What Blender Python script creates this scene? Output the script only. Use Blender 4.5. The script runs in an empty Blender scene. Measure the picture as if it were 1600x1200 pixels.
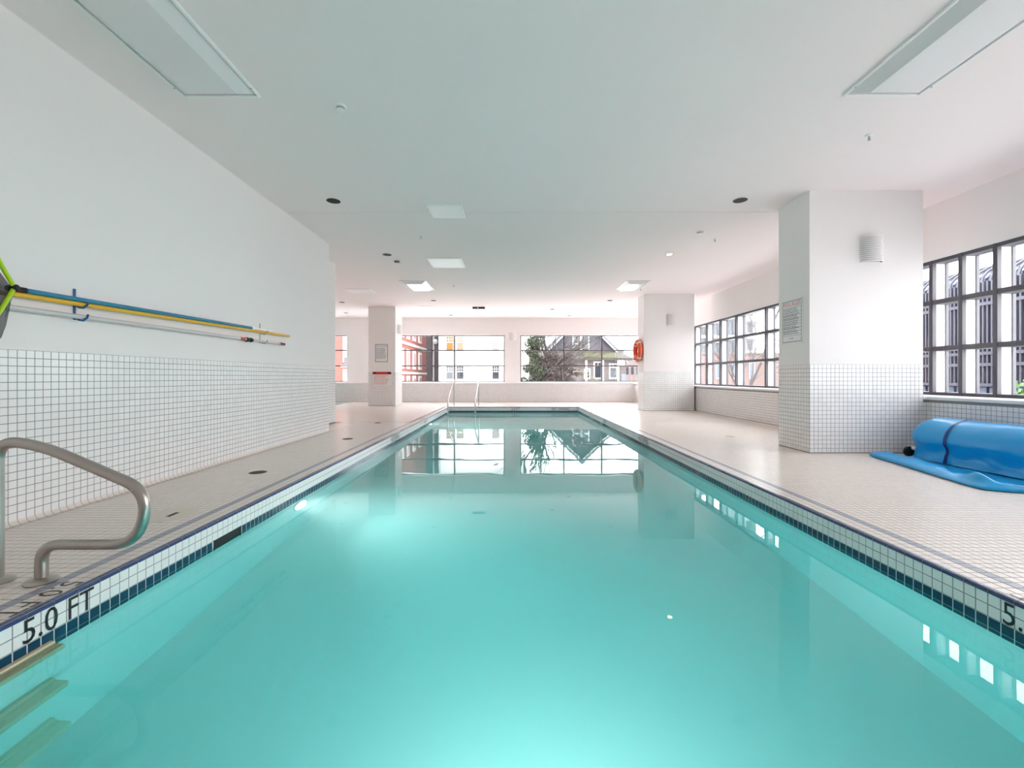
import bpy, math, random
import numpy as np
from mathutils import Vector, Matrix

random.seed(7)
rng = np.random.default_rng(7)
S = bpy.context.scene
COL = S.collection
PI = math.pi

# ------------------------------------------------------------------ camera, sky, exposure
CAM_Z, F = 0.925, 688.0
cam = bpy.data.cameras.new('camera')
cam.sensor_width = 36.0
cam.lens = F / 1600 * 36
cam.shift_x = 2 / 1600
cam.shift_y = -11 / 1600
cam.clip_start = 0.02
cam.clip_end = 400
camo = bpy.data.objects.new('camera', cam)
camo.location = (0, 0, CAM_Z)
camo.rotation_euler = (PI / 2, 0, 0)
COL.objects.link(camo)
S.camera = camo

SKY = 10.5
w = bpy.data.worlds.new('overcast_sky')
S.world = w
w.use_nodes = True
bg = w.node_tree.nodes['Background']
bg.inputs['Color'].default_value = (0.955, 0.975, 1.0, 1)
bg.inputs['Strength'].default_value = SKY

S.view_settings.view_transform = 'Standard'
S.view_settings.look = 'None'
S.view_settings.exposure = 0.12
S.view_settings.gamma = 1.0
S.view_settings.use_curve_mapping = False
S.cycles.use_denoising = True
S.cycles.max_bounces = 24
S.cycles.diffuse_bounces = 12
S.cycles.glossy_bounces = 12
S.cycles.transmission_bounces = 14
S.cycles.transparent_max_bounces = 24
S.cycles.volume_bounces = 8
S.cycles.sample_clamp_indirect = 6.0
S.cycles.blur_glossy = 0.5


def portal(name, loc, rot, sx, sy):      # sampling aid only: gives off no light of its own
    L = bpy.data.lights.new(name, 'AREA')
    L.shape = 'RECTANGLE'
    L.size, L.size_y = sx, sy
    L.cycles.is_portal = True
    o = bpy.data.objects.new(name, L)
    o.location = loc
    o.rotation_euler = rot
    COL.objects.link(o)


portal('portal_right', (5.9, 6.5, 1.6), (0, PI / 2, 0), 1.9, 20)
portal('portal_far', (-1.7, 17.2, 1.62), (-PI / 2, 0, 0), 15, 1.85)


# ------------------------------------------------------------------ materials
def mat(name, color, rough=0.5, metal=0.0, spec=0.5, emit=None, estr=0.0, noise=None, bump=None, island=0.0, coat=0.0):
    m = bpy.data.materials.new(name)
    m.use_nodes = True
    nt = m.node_tree
    b = nt.nodes['Principled BSDF']
    c = (*color, 1)
    b.inputs['Base Color'].default_value = c
    b.inputs['Roughness'].default_value = rough
    b.inputs['Metallic'].default_value = metal
    b.inputs['Specular IOR Level'].default_value = spec
    b.inputs['Coat Weight'].default_value = coat
    if emit:
        b.inputs['Emission Color'].default_value = (*emit, 1)
        b.inputs['Emission Strength'].default_value = estr
    src = None
    if noise:                                   # (scale, amount): soft mottling of the colour itself
        tc = nt.nodes.new('ShaderNodeTexCoord')
        n = nt.nodes.new('ShaderNodeTexNoise')
        n.inputs['Scale'].default_value = noise[0]
        n.inputs['Detail'].default_value = 5
        nt.links.new(tc.outputs['Object'], n.inputs['Vector'])
        src, amt = n.outputs['Fac'], noise[1]
    elif island:
        g = nt.nodes.new('ShaderNodeNewGeometry')
        src, amt = g.outputs['Random Per Island'], island
    if src is not None:
        mr = nt.nodes.new('ShaderNodeMapRange')
        mr.inputs['To Min'].default_value = 1 - amt
        mr.inputs['To Max'].default_value = 1 + amt
        nt.links.new(src, mr.inputs['Value'])
        vm = nt.nodes.new('ShaderNodeVectorMath')
        vm.operation = 'SCALE'
        vm.inputs[0].default_value = color
        nt.links.new(mr.outputs['Result'], vm.inputs['Scale'])
        nt.links.new(vm.outputs[0], b.inputs['Base Color'])
    if bump:                                    # (scale, strength, distance)
        tc2 = nt.nodes.new('ShaderNodeTexCoord')
        n2 = nt.nodes.new('ShaderNodeTexNoise')
        n2.inputs['Scale'].default_value = bump[0]
        n2.inputs['Detail'].default_value = 4
        nt.links.new(tc2.outputs['Object'], n2.inputs['Vector'])
        bp = nt.nodes.new('ShaderNodeBump')
        bp.inputs['Strength'].default_value = bump[1]
        bp.inputs['Distance'].default_value = bump[2]
        nt.links.new(n2.outputs['Fac'], bp.inputs['Height'])
        nt.links.new(bp.outputs['Normal'], b.inputs['Normal'])
    return m


def brick_mat(name, c1, c2, cm, bw, bh, mortar, offset=0.5, rough=0.8, axes='XZ', spec=0.3):
    m = mat(name, c1, rough, spec=spec)
    nt = m.node_tree
    b = nt.nodes['Principled BSDF']
    g = nt.nodes.new('ShaderNodeNewGeometry')
    sp = nt.nodes.new('ShaderNodeSeparateXYZ')
    cb = nt.nodes.new('ShaderNodeCombineXYZ')
    nt.links.new(g.outputs['Position'], sp.inputs[0])
    if axes == 'XZ':                            # walls: run along x + y so both faces of a corner read
        ad = nt.nodes.new('ShaderNodeMath')
        nt.links.new(sp.outputs['X'], ad.inputs[0])
        nt.links.new(sp.outputs['Y'], ad.inputs[1])
        nt.links.new(ad.outputs[0], cb.inputs['X'])
        nt.links.new(sp.outputs['Z'], cb.inputs['Y'])
    else:
        nt.links.new(sp.outputs['Y'], cb.inputs['X'])
        nt.links.new(sp.outputs['X'], cb.inputs['Y'])
    t = nt.nodes.new('ShaderNodeTexBrick')
    t.offset = offset
    t.inputs['Scale'].default_value = 1.0
    t.inputs['Brick Width'].default_value = bw
    t.inputs['Row Height'].default_value = bh
    t.inputs['Mortar Size'].default_value = mortar
    t.inputs['Mortar Smooth'].default_value = 0.1
    t.inputs['Color1'].default_value = (*c1, 1)
    t.inputs['Color2'].default_value = (*c2, 1)
    t.inputs['Mortar'].default_value = (*cm, 1)
    nt.links.new(cb.outputs[0], t.inputs['Vector'])
    nt.links.new(t.outputs['Color'], b.inputs['Base Color'])
    return m


def glass_mat(name, tint, rough=0.0, refl=1.0):
    m = bpy.data.materials.new(name)
    m.use_nodes = True
    nt = m.node_tree
    nt.nodes.clear()
    out = nt.nodes.new('ShaderNodeOutputMaterial')
    mix = nt.nodes.new('ShaderNodeMixShader')
    tr = nt.nodes.new('ShaderNodeBsdfTransparent')
    gl = nt.nodes.new('ShaderNodeBsdfGlossy')
    fr = nt.nodes.new('ShaderNodeFresnel')
    fr.inputs['IOR'].default_value = 1.3
    tr.inputs['Color'].default_value = (*tint, 1)
    gl.inputs['Roughness'].default_value = rough
    gl.inputs['Color'].default_value = (refl, refl, refl, 1)
    geo = nt.nodes.new('ShaderNodeNewGeometry')      # light leaving the back face of the sheet passes straight on
    sel = nt.nodes.new('ShaderNodeMath')
    sel.operation = 'MULTIPLY_ADD'
    sel.inputs[1].default_value = -1
    sel.inputs[2].default_value = 1
    mul = nt.nodes.new('ShaderNodeMath')
    mul.operation = 'MULTIPLY'
    nt.links.new(geo.outputs['Backfacing'], sel.inputs[0])
    nt.links.new(fr.outputs[0], mul.inputs[0])
    nt.links.new(sel.outputs[0], mul.inputs[1])
    nt.links.new(mul.outputs[0], mix.inputs[0])
    nt.links.new(tr.outputs[0], mix.inputs[1])
    nt.links.new(gl.outputs[0], mix.inputs[2])
    nt.links.new(mix.outputs[0], out.inputs['Surface'])
    return m


M = {}
M['paint'] = mat('white_wall_paint', (0.87, 0.83, 0.82), 0.6, spec=0.3, bump=(60, 0.08, 0.002))
M['ceil'] = mat('ceiling_paint', (0.95, 0.85, 0.845), 0.75, spec=0.2, bump=(90, 0.15, 0.002))
M['seam'] = mat('ceiling_seam', (0.4, 0.4, 0.4), 0.8)
M['tile'] = mat('white_glazed_tile', (0.86, 0.85, 0.845), 0.18, spec=0.5, island=0.03)
M['grout'] = mat('grey_grout', (0.27, 0.26, 0.26), 0.9)
M['deck'] = mat('cream_deck_tile', (0.73, 0.655, 0.60), 0.28, spec=0.5, island=0.04)
M['deckgrout'] = mat('brown_deck_grout', (0.30, 0.255, 0.225), 0.9)
M['deckfar'] = brick_mat('cream_deck_tile_grid', (0.73, 0.655, 0.60), (0.71, 0.64, 0.585), (0.36, 0.31, 0.28), 0.0508, 0.0508, 0.0022, 0.0, 0.28, 'FLOOR', 0.5)
M['stripe'] = mat('grey_blue_stripe_tile', (0.27, 0.29, 0.36), 0.3, island=0.06)
M['navy'] = mat('navy_bullnose_tile', (0.03, 0.055, 0.155), 0.22, island=0.15)
M['teal_tile'] = mat('dark_teal_waterline_tile', (0.006, 0.05, 0.105), 0.14, island=0.25)
M['white_grout'] = mat('pale_grout', (0.62, 0.66, 0.66), 0.9)
M['plaster'] = mat('pool_plaster', (0.86, 0.90, 0.90), 0.7, noise=(3, 0.03))
M['black'] = mat('black_lettering', (0.012, 0.012, 0.014), 0.4)
M['dark'] = mat('dark_opening', (0.012, 0.012, 0.013), 0.7)
M['steel'] = mat('brushed_steel', (0.46, 0.42, 0.39), 0.32, metal=1.0, noise=(6, 0.08))
M['chrome'] = mat('chrome', (0.7, 0.7, 0.7), 0.2, metal=1.0)
M['frame'] = mat('grey_window_frame', (0.062, 0.058, 0.07), 0.45)
M['frame2'] = mat('brown_grey_window_frame', (0.07, 0.056, 0.054), 0.45)
M['fin'] = mat('white_window_reveal', (0.83, 0.83, 0.86), 0.6)
M['sill'] = mat('white_sill', (0.84, 0.83, 0.83), 0.4)
M['glass'] = glass_mat('window_glass', (0.985, 0.99, 0.99))
M['white_metal'] = mat('white_enamel', (0.93, 0.90, 0.895), 0.35)
M['diffuser'] = mat('acrylic_diffuser', (0.82, 0.785, 0.785), 0.3, bump=(400, 0.1, 0.001))
M['grey_metal'] = mat('grey_metal', (0.48, 0.48, 0.49), 0.4, metal=0.3)
M['lamp_on'] = mat('lit_warm_bulb', (1, 0.85, 0.6), 0.5, emit=(1.0, 0.72, 0.38), estr=14)
M['pool_lamp'] = mat('lit_pool_lens', (1, 1, 0.95), 0.4, emit=(1.0, 0.97, 0.86), estr=10)
M['sign_white'] = mat('white_sign_board', (0.80, 0.80, 0.79), 0.35)
M['sign_grey'] = mat('grey_sign_print', (0.16, 0.18, 0.22), 0.5)
M['red'] = mat('red_print', (0.60, 0.03, 0.02), 0.45)
M['pink'] = mat('faded_red_print', (0.65, 0.25, 0.22), 0.5)
M['orange'] = mat('orange_ring_plastic', (0.80, 0.085, 0.015), 0.35)
M['rope'] = mat('pale_rope', (0.75, 0.6, 0.5), 0.8)
M['pole_blue'] = mat('blue_pole', (0.012, 0.21, 0.37), 0.25)
M['pole_yellow'] = mat('yellow_pole', (0.80, 0.44, 0.02), 0.3)
M['pole_grey'] = mat('aluminium_pole', (0.66, 0.66, 0.66), 0.3, metal=0.35)
M['hook_blue'] = mat('blue_hook', (0.015, 0.10, 0.30), 0.35)
M['lime'] = mat('lime_net_frame', (0.42, 0.68, 0.01), 0.35)
M['drain'] = mat('brown_drain_cover', (0.06, 0.035, 0.025), 0.5)
M['lid'] = mat('cream_skimmer_lid', (0.66, 0.585, 0.50), 0.45)
M['step'] = mat('beige_plastic_step', (0.66, 0.56, 0.38), 0.5)
M['cover'] = mat('blue_pool_cover', (0.002, 0.36, 0.76), 0.28, spec=0.6, bump=(160, 0.25, 0.003), noise=(5, 0.12))
M['cover_dark'] = mat('navy_cover_seam', (0.005, 0.035, 0.20), 0.4)
M['ground'] = mat('outside_paving', (0.72, 0.71, 0.70), 0.9, noise=(0.6, 0.15))
M['outer'] = mat('outer_concrete', (0.5, 0.5, 0.5), 0.9)


def mesh_net():
    m = bpy.data.materials.new('black_net_mesh')
    m.use_nodes = True
    nt = m.node_tree
    b = nt.nodes['Principled BSDF']
    b.inputs['Base Color'].default_value = (0.03, 0.03, 0.035, 1)
    b.inputs['Roughness'].default_value = 0.7
    b.inputs['Alpha'].default_value = 0.8
    return m


M['net'] = mesh_net()


# ------------------------------------------------------------------ geometry helpers
class MB:
    def __init__(self):
        self.v, self.f = [], []

    def add(self, vs, fs):
        o = len(self.v)
        self.v += [tuple(p) for p in vs]
        self.f += [tuple(i + o for i in q) for q in fs]
        return self

    def box(self, x0, x1, y0, y1, z0, z1):
        x0, x1 = min(x0, x1), max(x0, x1)
        y0, y1 = min(y0, y1), max(y0, y1)
        z0, z1 = min(z0, z1), max(z0, z1)
        v = [(x, y, z) for z in (z0, z1) for y in (y0, y1) for x in (x0, x1)]
        return self.add(v, [(0, 2, 3, 1), (4, 5, 7, 6), (0, 1, 5, 4), (2, 6, 7, 3), (0, 4, 6, 2), (1, 3, 7, 5)])

    def bbox(self, x0, x1, y0, y1, z0, z1, b):
        """box with chamfered edges"""
        b = min(b, abs(x1 - x0) / 2.2, abs(y1 - y0) / 2.2, abs(z1 - z0) / 2.2)
        X, Y, Z = (min(x0, x1), max(x0, x1)), (min(y0, y1), max(y0, y1)), (min(z0, z1), max(z0, z1))
        vs, idx = [], {}
        for i in (0, 1):
            for j in (0, 1):
                for k in (0, 1):
                    s = (1 - 2 * i, 1 - 2 * j, 1 - 2 * k)
                    c = (X[i], Y[j], Z[k])
                    for a in range(3):
                        p = [c[q] + (0 if q == a else s[q] * b) for q in range(3)]
                        idx[(i, j, k, a)] = len(vs)
                        vs.append(p)
        fs = []
        for a in range(3):
            u, w_ = [q for q in range(3) if q != a]
            for e in (0, 1):
                loop = []
                for (p, q) in ((0, 0), (1, 0), (1, 1), (0, 1)):
                    key = [0, 0, 0]
                    key[a], key[u], key[w_] = e, p, q
                    loop.append(idx[(*key, a)])
                fs.append(loop)
            for p in (0, 1):                     # edges along axis a
                for q in (0, 1):
                    k0, k1 = [0, 0, 0], [0, 0, 0]
                    k0[a], k1[a] = 0, 1
                    k0[u] = k1[u] = p
                    k0[w_] = k1[w_] = q
                    fs.append([idx[(*k0, u)], idx[(*k1, u)], idx[(*k1, w_)], idx[(*k0, w_)]])
        for i in (0, 1):
            for j in (0, 1):
                for k in (0, 1):
                    fs.append([idx[(i, j, k, a)] for a in range(3)])
        return self.add(vs, fs)

    def tube(self, pts, r, n=12, cap=True):
        pts = [Vector(p) for p in pts]
        rs = r if isinstance(r, (list, tuple)) else [r] * len(pts)
        rings = []
        up = None
        for i, p in enumerate(pts):
            t = (pts[min(i + 1, len(pts) - 1)] - pts[max(i - 1, 0)]).normalized()
            if up is None:
                a = Vector((0, 0, 1)) if abs(t.z) < 0.9 else Vector((1, 0, 0))
                up = (a - t * a.dot(t)).normalized()
            else:
                up = (up - t * up.dot(t)).normalized()
            s = t.cross(up)
            rings.append([p + (up * math.cos(2 * PI * k / n) + s * math.sin(2 * PI * k / n)) * rs[i] for k in range(n)])
        vs = [q for ring in rings for q in ring]
        fs = []
        for i in range(len(pts) - 1):
            for k in range(n):
                fs.append((i * n + k, i * n + (k + 1) % n, (i + 1) * n + (k + 1) % n, (i + 1) * n + k))
        if cap:
            fs.append(tuple(range(n))[::-1])
            fs.append(tuple((len(pts) - 1) * n + k for k in range(n)))
        return self.add(vs, fs)

    def lathe(self, c, prof, n=24, axis='Z'):
        """prof: list of (r, h) along the axis"""
        vs, fs = [], []
        for (r, h) in prof:
            for k in range(n):
                a = 2 * PI * k / n
                u, v = r * math.cos(a), r * math.sin(a)
                if axis == 'Z':
                    vs.append((c[0] + u, c[1] + v, c[2] + h))
                elif axis == 'X':
                    vs.append((c[0] + h, c[1] + u, c[2] + v))
                else:
                    vs.append((c[0] + u, c[1] + h, c[2] + v))
        for i in range(len(prof) - 1):
            for k in range(n):
                fs.append((i * n + k, i * n + (k + 1) % n, (i + 1) * n + (k + 1) % n, (i + 1) * n + k))
        fs.append(tuple(range(n))[::-1])
        fs.append(tuple((len(prof) - 1) * n + k for k in range(n)))
        return self.add(vs, fs)

    def torus(self, c, R, r, axis='X', n=40, m=14, sx=1.0):
        vs, fs = [], []
        for i in range(n):
            a = 2 * PI * i / n
            for j in range(m):
                b = 2 * PI * j / m
                rr = R + r * math.cos(b)
                h = r * sx * math.sin(b)
                u, v = rr * math.cos(a), rr * math.sin(a)
                vs.append((c[0] + h, c[1] + u, c[2] + v) if axis == 'X' else (c[0] + u, c[1] + h, c[2] + v) if axis == 'Y' else (c[0] + u, c[1] + v, c[2] + h))
        for i in range(n):
            for j in range(m):
                fs.append((i * m + j, ((i + 1) % n) * m + j, ((i + 1) % n) * m + (j + 1) % m, i * m + (j + 1) % m))
        return self.add(vs, fs)

    def prism(self, poly, y0, y1):
        """poly in (x, z), extruded along y"""
        n = len(poly)
        vs = [(x, y0, z) for x, z in poly] + [(x, y1, z) for x, z in poly]
        fs = [tuple(range(n)), tuple(range(2 * n - 1, n - 1, -1))]
        fs += [(i, i + n, (i + 1) % n + n, (i + 1) % n) for i in range(n)]
        return self.add(vs, fs)

    def grid(self, rows):
        n, m = len(rows), len(rows[0])
        vs = [p for r_ in rows for p in r_]
        return self.add(vs, [(i * m + j, i * m + j + 1, (i + 1) * m + j + 1, (i + 1) * m + j) for i in range(n - 1) for j in range(m - 1)])


def wloc(o):
    v = Vector((0, 0, 0))
    while o is not None:
        v = v + o.location
        o = o.parent
    return v


def link(name, me, material, parent=None, smooth=False):
    if material is not None and not me.materials:
        me.materials.append(material)
    o = bpy.data.objects.new(name, me)
    COL.objects.link(o)
    if parent is not None:
        o.parent = parent
    return o


def fix_normals(me):
    import bmesh
    b = bmesh.new()
    b.from_mesh(me)
    bmesh.ops.recalc_face_normals(b, faces=b.faces)
    b.to_mesh(me)
    b.free()


def obj(name, mb, material, parent=None, smooth=False, origin=None):
    base = wloc(parent) if parent is not None else Vector((0, 0, 0))
    org = base if origin is None else Vector(origin)
    me = bpy.data.meshes.new(name)
    me.from_pydata([(x - org.x, y - org.y, z - org.z) for x, y, z in mb.v], [], mb.f)
    fix_normals(me)
    if smooth:
        me.shade_smooth()
        if smooth == 'auto':
            me.set_sharp_from_angle(angle=math.radians(40))
    me.update()
    o = link(name, me, M[material] if isinstance(material, str) else material, parent)
    o.location = org - base
    return o


def tag(o, label=None, cat=None, group=None, kind=None):
    if label:
        o['label'] = label
    if cat:
        o['category'] = cat
    if group:
        o['group'] = group
    if kind:
        o['kind'] = kind
    return o


def empty(name, loc, label=None, cat=None, group=None, kind=None):
    o = bpy.data.objects.new(name, None)
    o.location = loc
    o.empty_display_size = 0.05
    COL.objects.link(o)
    return tag(o, label, cat, group, kind)


def structure(name, mb, material, **k):
    return tag(obj(name, mb, material, **k), kind='structure')


def copy_tree(o, loc, parent=None):
    c = o.copy()
    COL.objects.link(c)
    c.parent = parent
    if loc is not None:
        c.location = loc
    for ch in list(o.children):
        copy_tree(ch, None, c)
    return c


# ---- fields of small repeated pieces: the largest in view are objects, the rest one joined part
def raw_mesh(name, V, Q):
    me = bpy.data.meshes.new(name)
    me.vertices.add(len(V))
    me.vertices.foreach_set('co', np.ascontiguousarray(V, dtype=np.float32).ravel())
    k = Q.shape[1]
    me.loops.add(Q.size)
    me.loops.foreach_set('vertex_index', np.ascontiguousarray(Q, dtype=np.int32).ravel())
    me.polygons.add(len(Q))
    me.polygons.foreach_set('loop_start', np.arange(0, Q.size, k, dtype=np.int32))
    me.update(calc_edges=True)
    me.shade_flat()
    me.validate()
    return me


def tile_base(pw, ph, t, ch=0.0012):
    a, b = pw / 2, ph / 2
    V = np.array([(-a, -b, 0), (a, -b, 0), (a, b, 0), (-a, b, 0), (-a + ch, -b + ch, t), (a - ch, -b + ch, t), (a - ch, b - ch, t), (-a + ch, b - ch, t)], float)
    Q = np.array([(4, 5, 6, 7), (0, 1, 5, 4), (1, 2, 6, 5), (2, 3, 7, 6), (3, 0, 4, 7)])
    return V, Q


def field(name, base, centers, u, v, material, parent, singles=300, minpx=9.0, stuff_name=None):
    """pieces with the local frame (u, v, u x v) at each centre"""
    V, Q = base
    u, v = np.array(u, float), np.array(v, float)
    n = np.cross(u, v)
    R = np.stack([u, v, n], 1)
    LV = V @ R.T
    C = np.asarray(centers, float)
    ext = np.abs(LV).max(0)
    a, b = V[:, 0].max(), V[:, 1].max()
    pc = [C + (sa * a) * u + (sb * b) * v for sa, sb in ((-1, -1), (1, -1), (1, 1), (-1, 1))]
    P = []
    ok = np.ones(len(C), bool)
    for p in pc:
        y = np.where(p[:, 1] > 0.2, p[:, 1], 1e9)
        ok &= p[:, 1] > 0.2
        P.append(np.stack([798 + p[:, 0] / y * F, 589 - (p[:, 2] - CAM_Z) / y * F], 1))
    area = np.zeros(len(C))
    for i in range(4):
        j = (i + 1) % 4
        area += P[i][:, 0] * P[j][:, 1] - P[j][:, 0] * P[i][:, 1]
    area = np.abs(area) / 2
    mid = sum(P) / 4
    ok &= (mid[:, 0] > -5) & (mid[:, 0] < 1605) & (mid[:, 1] > 66) & (mid[:, 1] < 1135)
    size = np.where(ok, np.sqrt(area), 0)
    order = np.argsort(-size)
    sel = [i for i in order[:singles] if size[i] >= minpx]
    base_loc = wloc(parent)
    mt = M[material]
    if sel:
        me = raw_mesh(name, LV, Q)
        me.materials.append(mt)
        for i in sel:
            o = bpy.data.objects.new(name, me)
            o.location = Vector(C[i]) - base_loc
            o.parent = parent
            COL.objects.link(o)
    rest = np.setdiff1d(np.arange(len(C)), np.array(sel, int))
    if len(rest):
        VV = (C[rest][:, None, :] + LV[None]).reshape(-1, 3) - np.array(base_loc)
        QQ = (Q[None] + (np.arange(len(rest)) * len(V))[:, None, None]).reshape(-1, 4)
        me = raw_mesh(stuff_name or name + '_field', VV, QQ)
        me.materials.append(mt)
        o = bpy.data.objects.new(stuff_name or name + '_field', me)
        o.parent = parent
        o['kind'] = 'stuff'
        COL.objects.link(o)


PITCH = 0.0508
TB = tile_base(PITCH - 0.0042, PITCH - 0.0042, 0.0012)


def rows(o, u, v, nu, nv):
    """centres of a nu x nv grid starting at the corner o"""
    o, u, v = (np.array(q, float) for q in (o, u, v))
    i, j = np.meshgrid(np.arange(nu), np.arange(nv), indexing='ij')
    return o + ((i.ravel() + .5) * PITCH)[:, None] * u + ((j.ravel() + .5) * PITCH)[:, None] * v


_font_cache = {}


def text(name, s, origin, right, up, width, height, material, parent):
    """flat lettering: origin is the lower left corner, right/up are its directions in the world"""
    if s not in _font_cache:
        cu = bpy.data.curves.new('lettering', 'FONT')
        cu.body = s
        cu.resolution_u = 3
        t = bpy.data.objects.new('lettering', cu)
        COL.objects.link(t)
        bpy.context.view_layer.update()
        dg = bpy.context.evaluated_depsgraph_get()
        me0 = bpy.data.meshes.new_from_object(t.evaluated_get(dg))
        V = np.array([q.co[:] for q in me0.vertices])
        fs = [tuple(p.vertices) for p in me0.polygons]
        bpy.data.objects.remove(t)
        bpy.data.meshes.remove(me0)
        V[:, :2] -= V[:, :2].min(0)
        V[:, :2] /= V[:, :2].max(0)
        _font_cache[s] = (V, fs)
    V, fs = _font_cache[s]
    r, q, o = (np.array(a, float) for a in (right, up, origin))
    P = o + V[:, :1] * width * r + V[:, 1:2] * height * q - np.array(wloc(parent) if parent else (0, 0, 0))
    me = bpy.data.meshes.new(name)
    me.from_pydata(P.tolist(), [], fs)
    me.update()
    return link(name, me, M[material], parent)


def ceil_at(x, y):
    Y = (CEIL - CAM_Z) * F / (589 - y)
    return ((x - 798) / F * Y, Y)


# ------------------------------------------------------------------ the room shell
CEIL = 3.185
XL, XL2, XR, XRW = -3.09, -3.52, 5.05, 5.55
YF, YFW = 16.40, 16.86
WZ0, WZ1 = 0.70, 2.50
YN = -3.0
PL, PR, PF, PN = -1.885, 2.08, 13.60, 0.60      # inner faces of the pool
WATER = -0.16

# ceiling in two pours with a joint between them
c = MB()
c.box(-9.3, 5.80, YN - .3, 6.024, CEIL, CEIL + .25)
c.box(-9.3, 5.80, 6.038, 17.3, CEIL, CEIL + .25)
ceiling = structure('ceiling', c, 'ceil')
structure('trim_1', MB().box(-3.4, 5.5, 6.0245, 6.0375, CEIL + .006, CEIL + .2), 'seam')

# left wall: painted above, tiled below, with a coved foot
wl = MB()
wl.box(-3.45, XL, YN, 7.48, -.3, CEIL)
wl.box(-3.85, XL2, 7.2, 8.84, -.3, CEIL)
wall_left = structure('wall_left', wl, 'paint')
TR = 21
Z0 = 0.028
obj('tile_backing', MB().box(XL - .01, XL + .0015, YN, 7.48, 0, Z0 + TR * PITCH).box(XL2 - .01, XL2 + .0015, 7.48, 8.84, 0, Z0 + TR * PITCH), 'grout', wall_left)
nY = int((7.48 - YN) / PITCH)
C1 = rows((XL + .0015, 7.48, Z0), (0, -1, 0), (0, 0, 1), nY, TR)
field('tile', TB, C1, (0, 1, 0), (0, 0, 1), 'tile', wall_left)
C2 = rows((XL2 + .0015, 8.84, Z0), (0, -1, 0), (0, 0, 1), 26, TR)
field('tile', TB, C2, (0, 1, 0), (0, 0, 1), 'tile', wall_left, stuff_name='return_tile_field')
# cove
rc = 0.03
hw = PITCH / 2 - .0018
arc = [(XL + .003 + rc - rc * math.cos(a), 0.0035 + rc - rc * math.sin(a)) for a in np.linspace(0, PI / 2, 5)]
V = np.array([(dx - XL, s * hw, dz) for s in (-1, 1) for dx, dz in arc])
Vc = np.stack([V[:, 1], V[:, 2], V[:, 0]], 1)       # local frame u = +y, v = +z, n = +x
Qc = np.array([(i, i + 1, i + 6, i + 5) for i in range(4)])
field('cove_tile', (Vc, Qc), [(XL, 7.48 - (i + .5) * PITCH, 0) for i in range(nY)], (0, 1, 0), (0, 0, 1), 'deck', wall_left, singles=60, minpx=1)
cg = MB()
cg.grid([[(x - .0012, y, z - .0012) for x, z in arc] for y in (YN, 7.48)])
obj('cove_backing', cg, 'deckgrout', wall_left)

# wall behind the spa alcove, the far left wall and the near wall
structure('wall_back', MB().box(-9.3, -3.8, 8.5, 8.84, -.3, CEIL), 'paint')
structure('wall_side', MB().box(-9.3, -9.0, 8.84, 17.3, -.3, CEIL), 'paint')
structure('wall_near', MB().box(-3.45, 6.0, YN - .3, YN, -.3, CEIL), 'paint')

# far wall with three windows
WIN_F = [(-8.6, -6.28), (-4.9, -.235), (.37, 5.3)]
wf = MB()
wf.box(-9.3, 6.0, YFW, 17.3, WZ1 + .03, CEIL)
wf.box(-9.3, 6.0, YFW, 17.3, -.3, WZ0 + .04)
xs = [-9.3, -8.6, -6.28, -4.9, -.235, .37, 5.3, 6.0]
for i in (0, 2, 4, 6):
    wf.box(xs[i], xs[i + 1], YFW, 17.3, WZ0 + .04, WZ1 + .03)
wall_far = structure('wall_far', wf, 'paint')
lw = structure('wall_far_low', MB().box(-9.0, 6.0, YF, YFW, -.3, WZ0 - .03), 'grout')
field('tile', TB, rows((-9.0, YF - .0003, 0.01), (1, 0, 0), (0, 0, 1), 277, 13), (1, 0, 0), (0, 0, 1), 'tile', lw, minpx=99)
structure('trim_2', MB().bbox(-9.0, 5.2, YF - .012, YFW + .08, WZ0 - .03, WZ0 + .012, .006), 'sill')

# right wall: low tiled wall with a deep sill, open strip of windows, painted head
structure('wall_right', MB().box(XRW, 5.80, YN - .3, 17.3, WZ1, CEIL), 'paint')
lwr = structure('wall_right_low', MB().box(XR, 6.0, YN, 13.0, -.3, WZ0 - .05).box(4.60, 6.0, 13.0, YF, -.3, WZ0 - .05).box(4.9, XR, 5.33, 5.95, -.3, WZ0 - .05), 'grout')
field('tile', TB, rows((XR - .0003, 12.4, 0.01), (0, -1, 0), (0, 0, 1), 300, 12), (0, -1, 0), (0, 0, 1), 'tile', lwr, singles=120, minpx=9)
field('tile', TB, rows((4.6 - .0003, YF, 0.01), (0, -1, 0), (0, 0, 1), 66, 12), (0, -1, 0), (0, 0, 1), 'tile', lwr, minpx=99, stuff_name='end_tile_field')
field('tile', TB, rows((4.98, 5.3297, 0.01), (1, 0, 0), (0, 0, 1), 2, 12), (1, 0, 0), (0, 0, 1), 'tile', lwr, minpx=99, stuff_name='corner_tile_field')
structure('trim_3', MB().bbox(XR - .012, XRW + .21, YN, 5.32, WZ0 - .05, WZ0 - .012, .006)
          .bbox(XR - .012, XRW + .21, 5.32, 12.5, WZ0 - .05, WZ0 - .012, .006).bbox(4.59, XRW + .21, 12.5, YF, WZ0 - .05, WZ0 - .012, .006).bbox(4.95, XR, 5.33, 5.95, WZ0 - .05, WZ0 - .012, .006), 'sill')
structure('wall_right_light_block', MB().box(XRW, 6.0, YN - .3, -1.25, -.3, WZ1), 'paint')  # unseen solid piece added over the nearest bays to cut daylight on the column
structure('trim_4', MB().box(XRW - .012, XRW + .25, YN, 17.0, WZ1 - .045, WZ1 + .001), 'sill')


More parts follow.
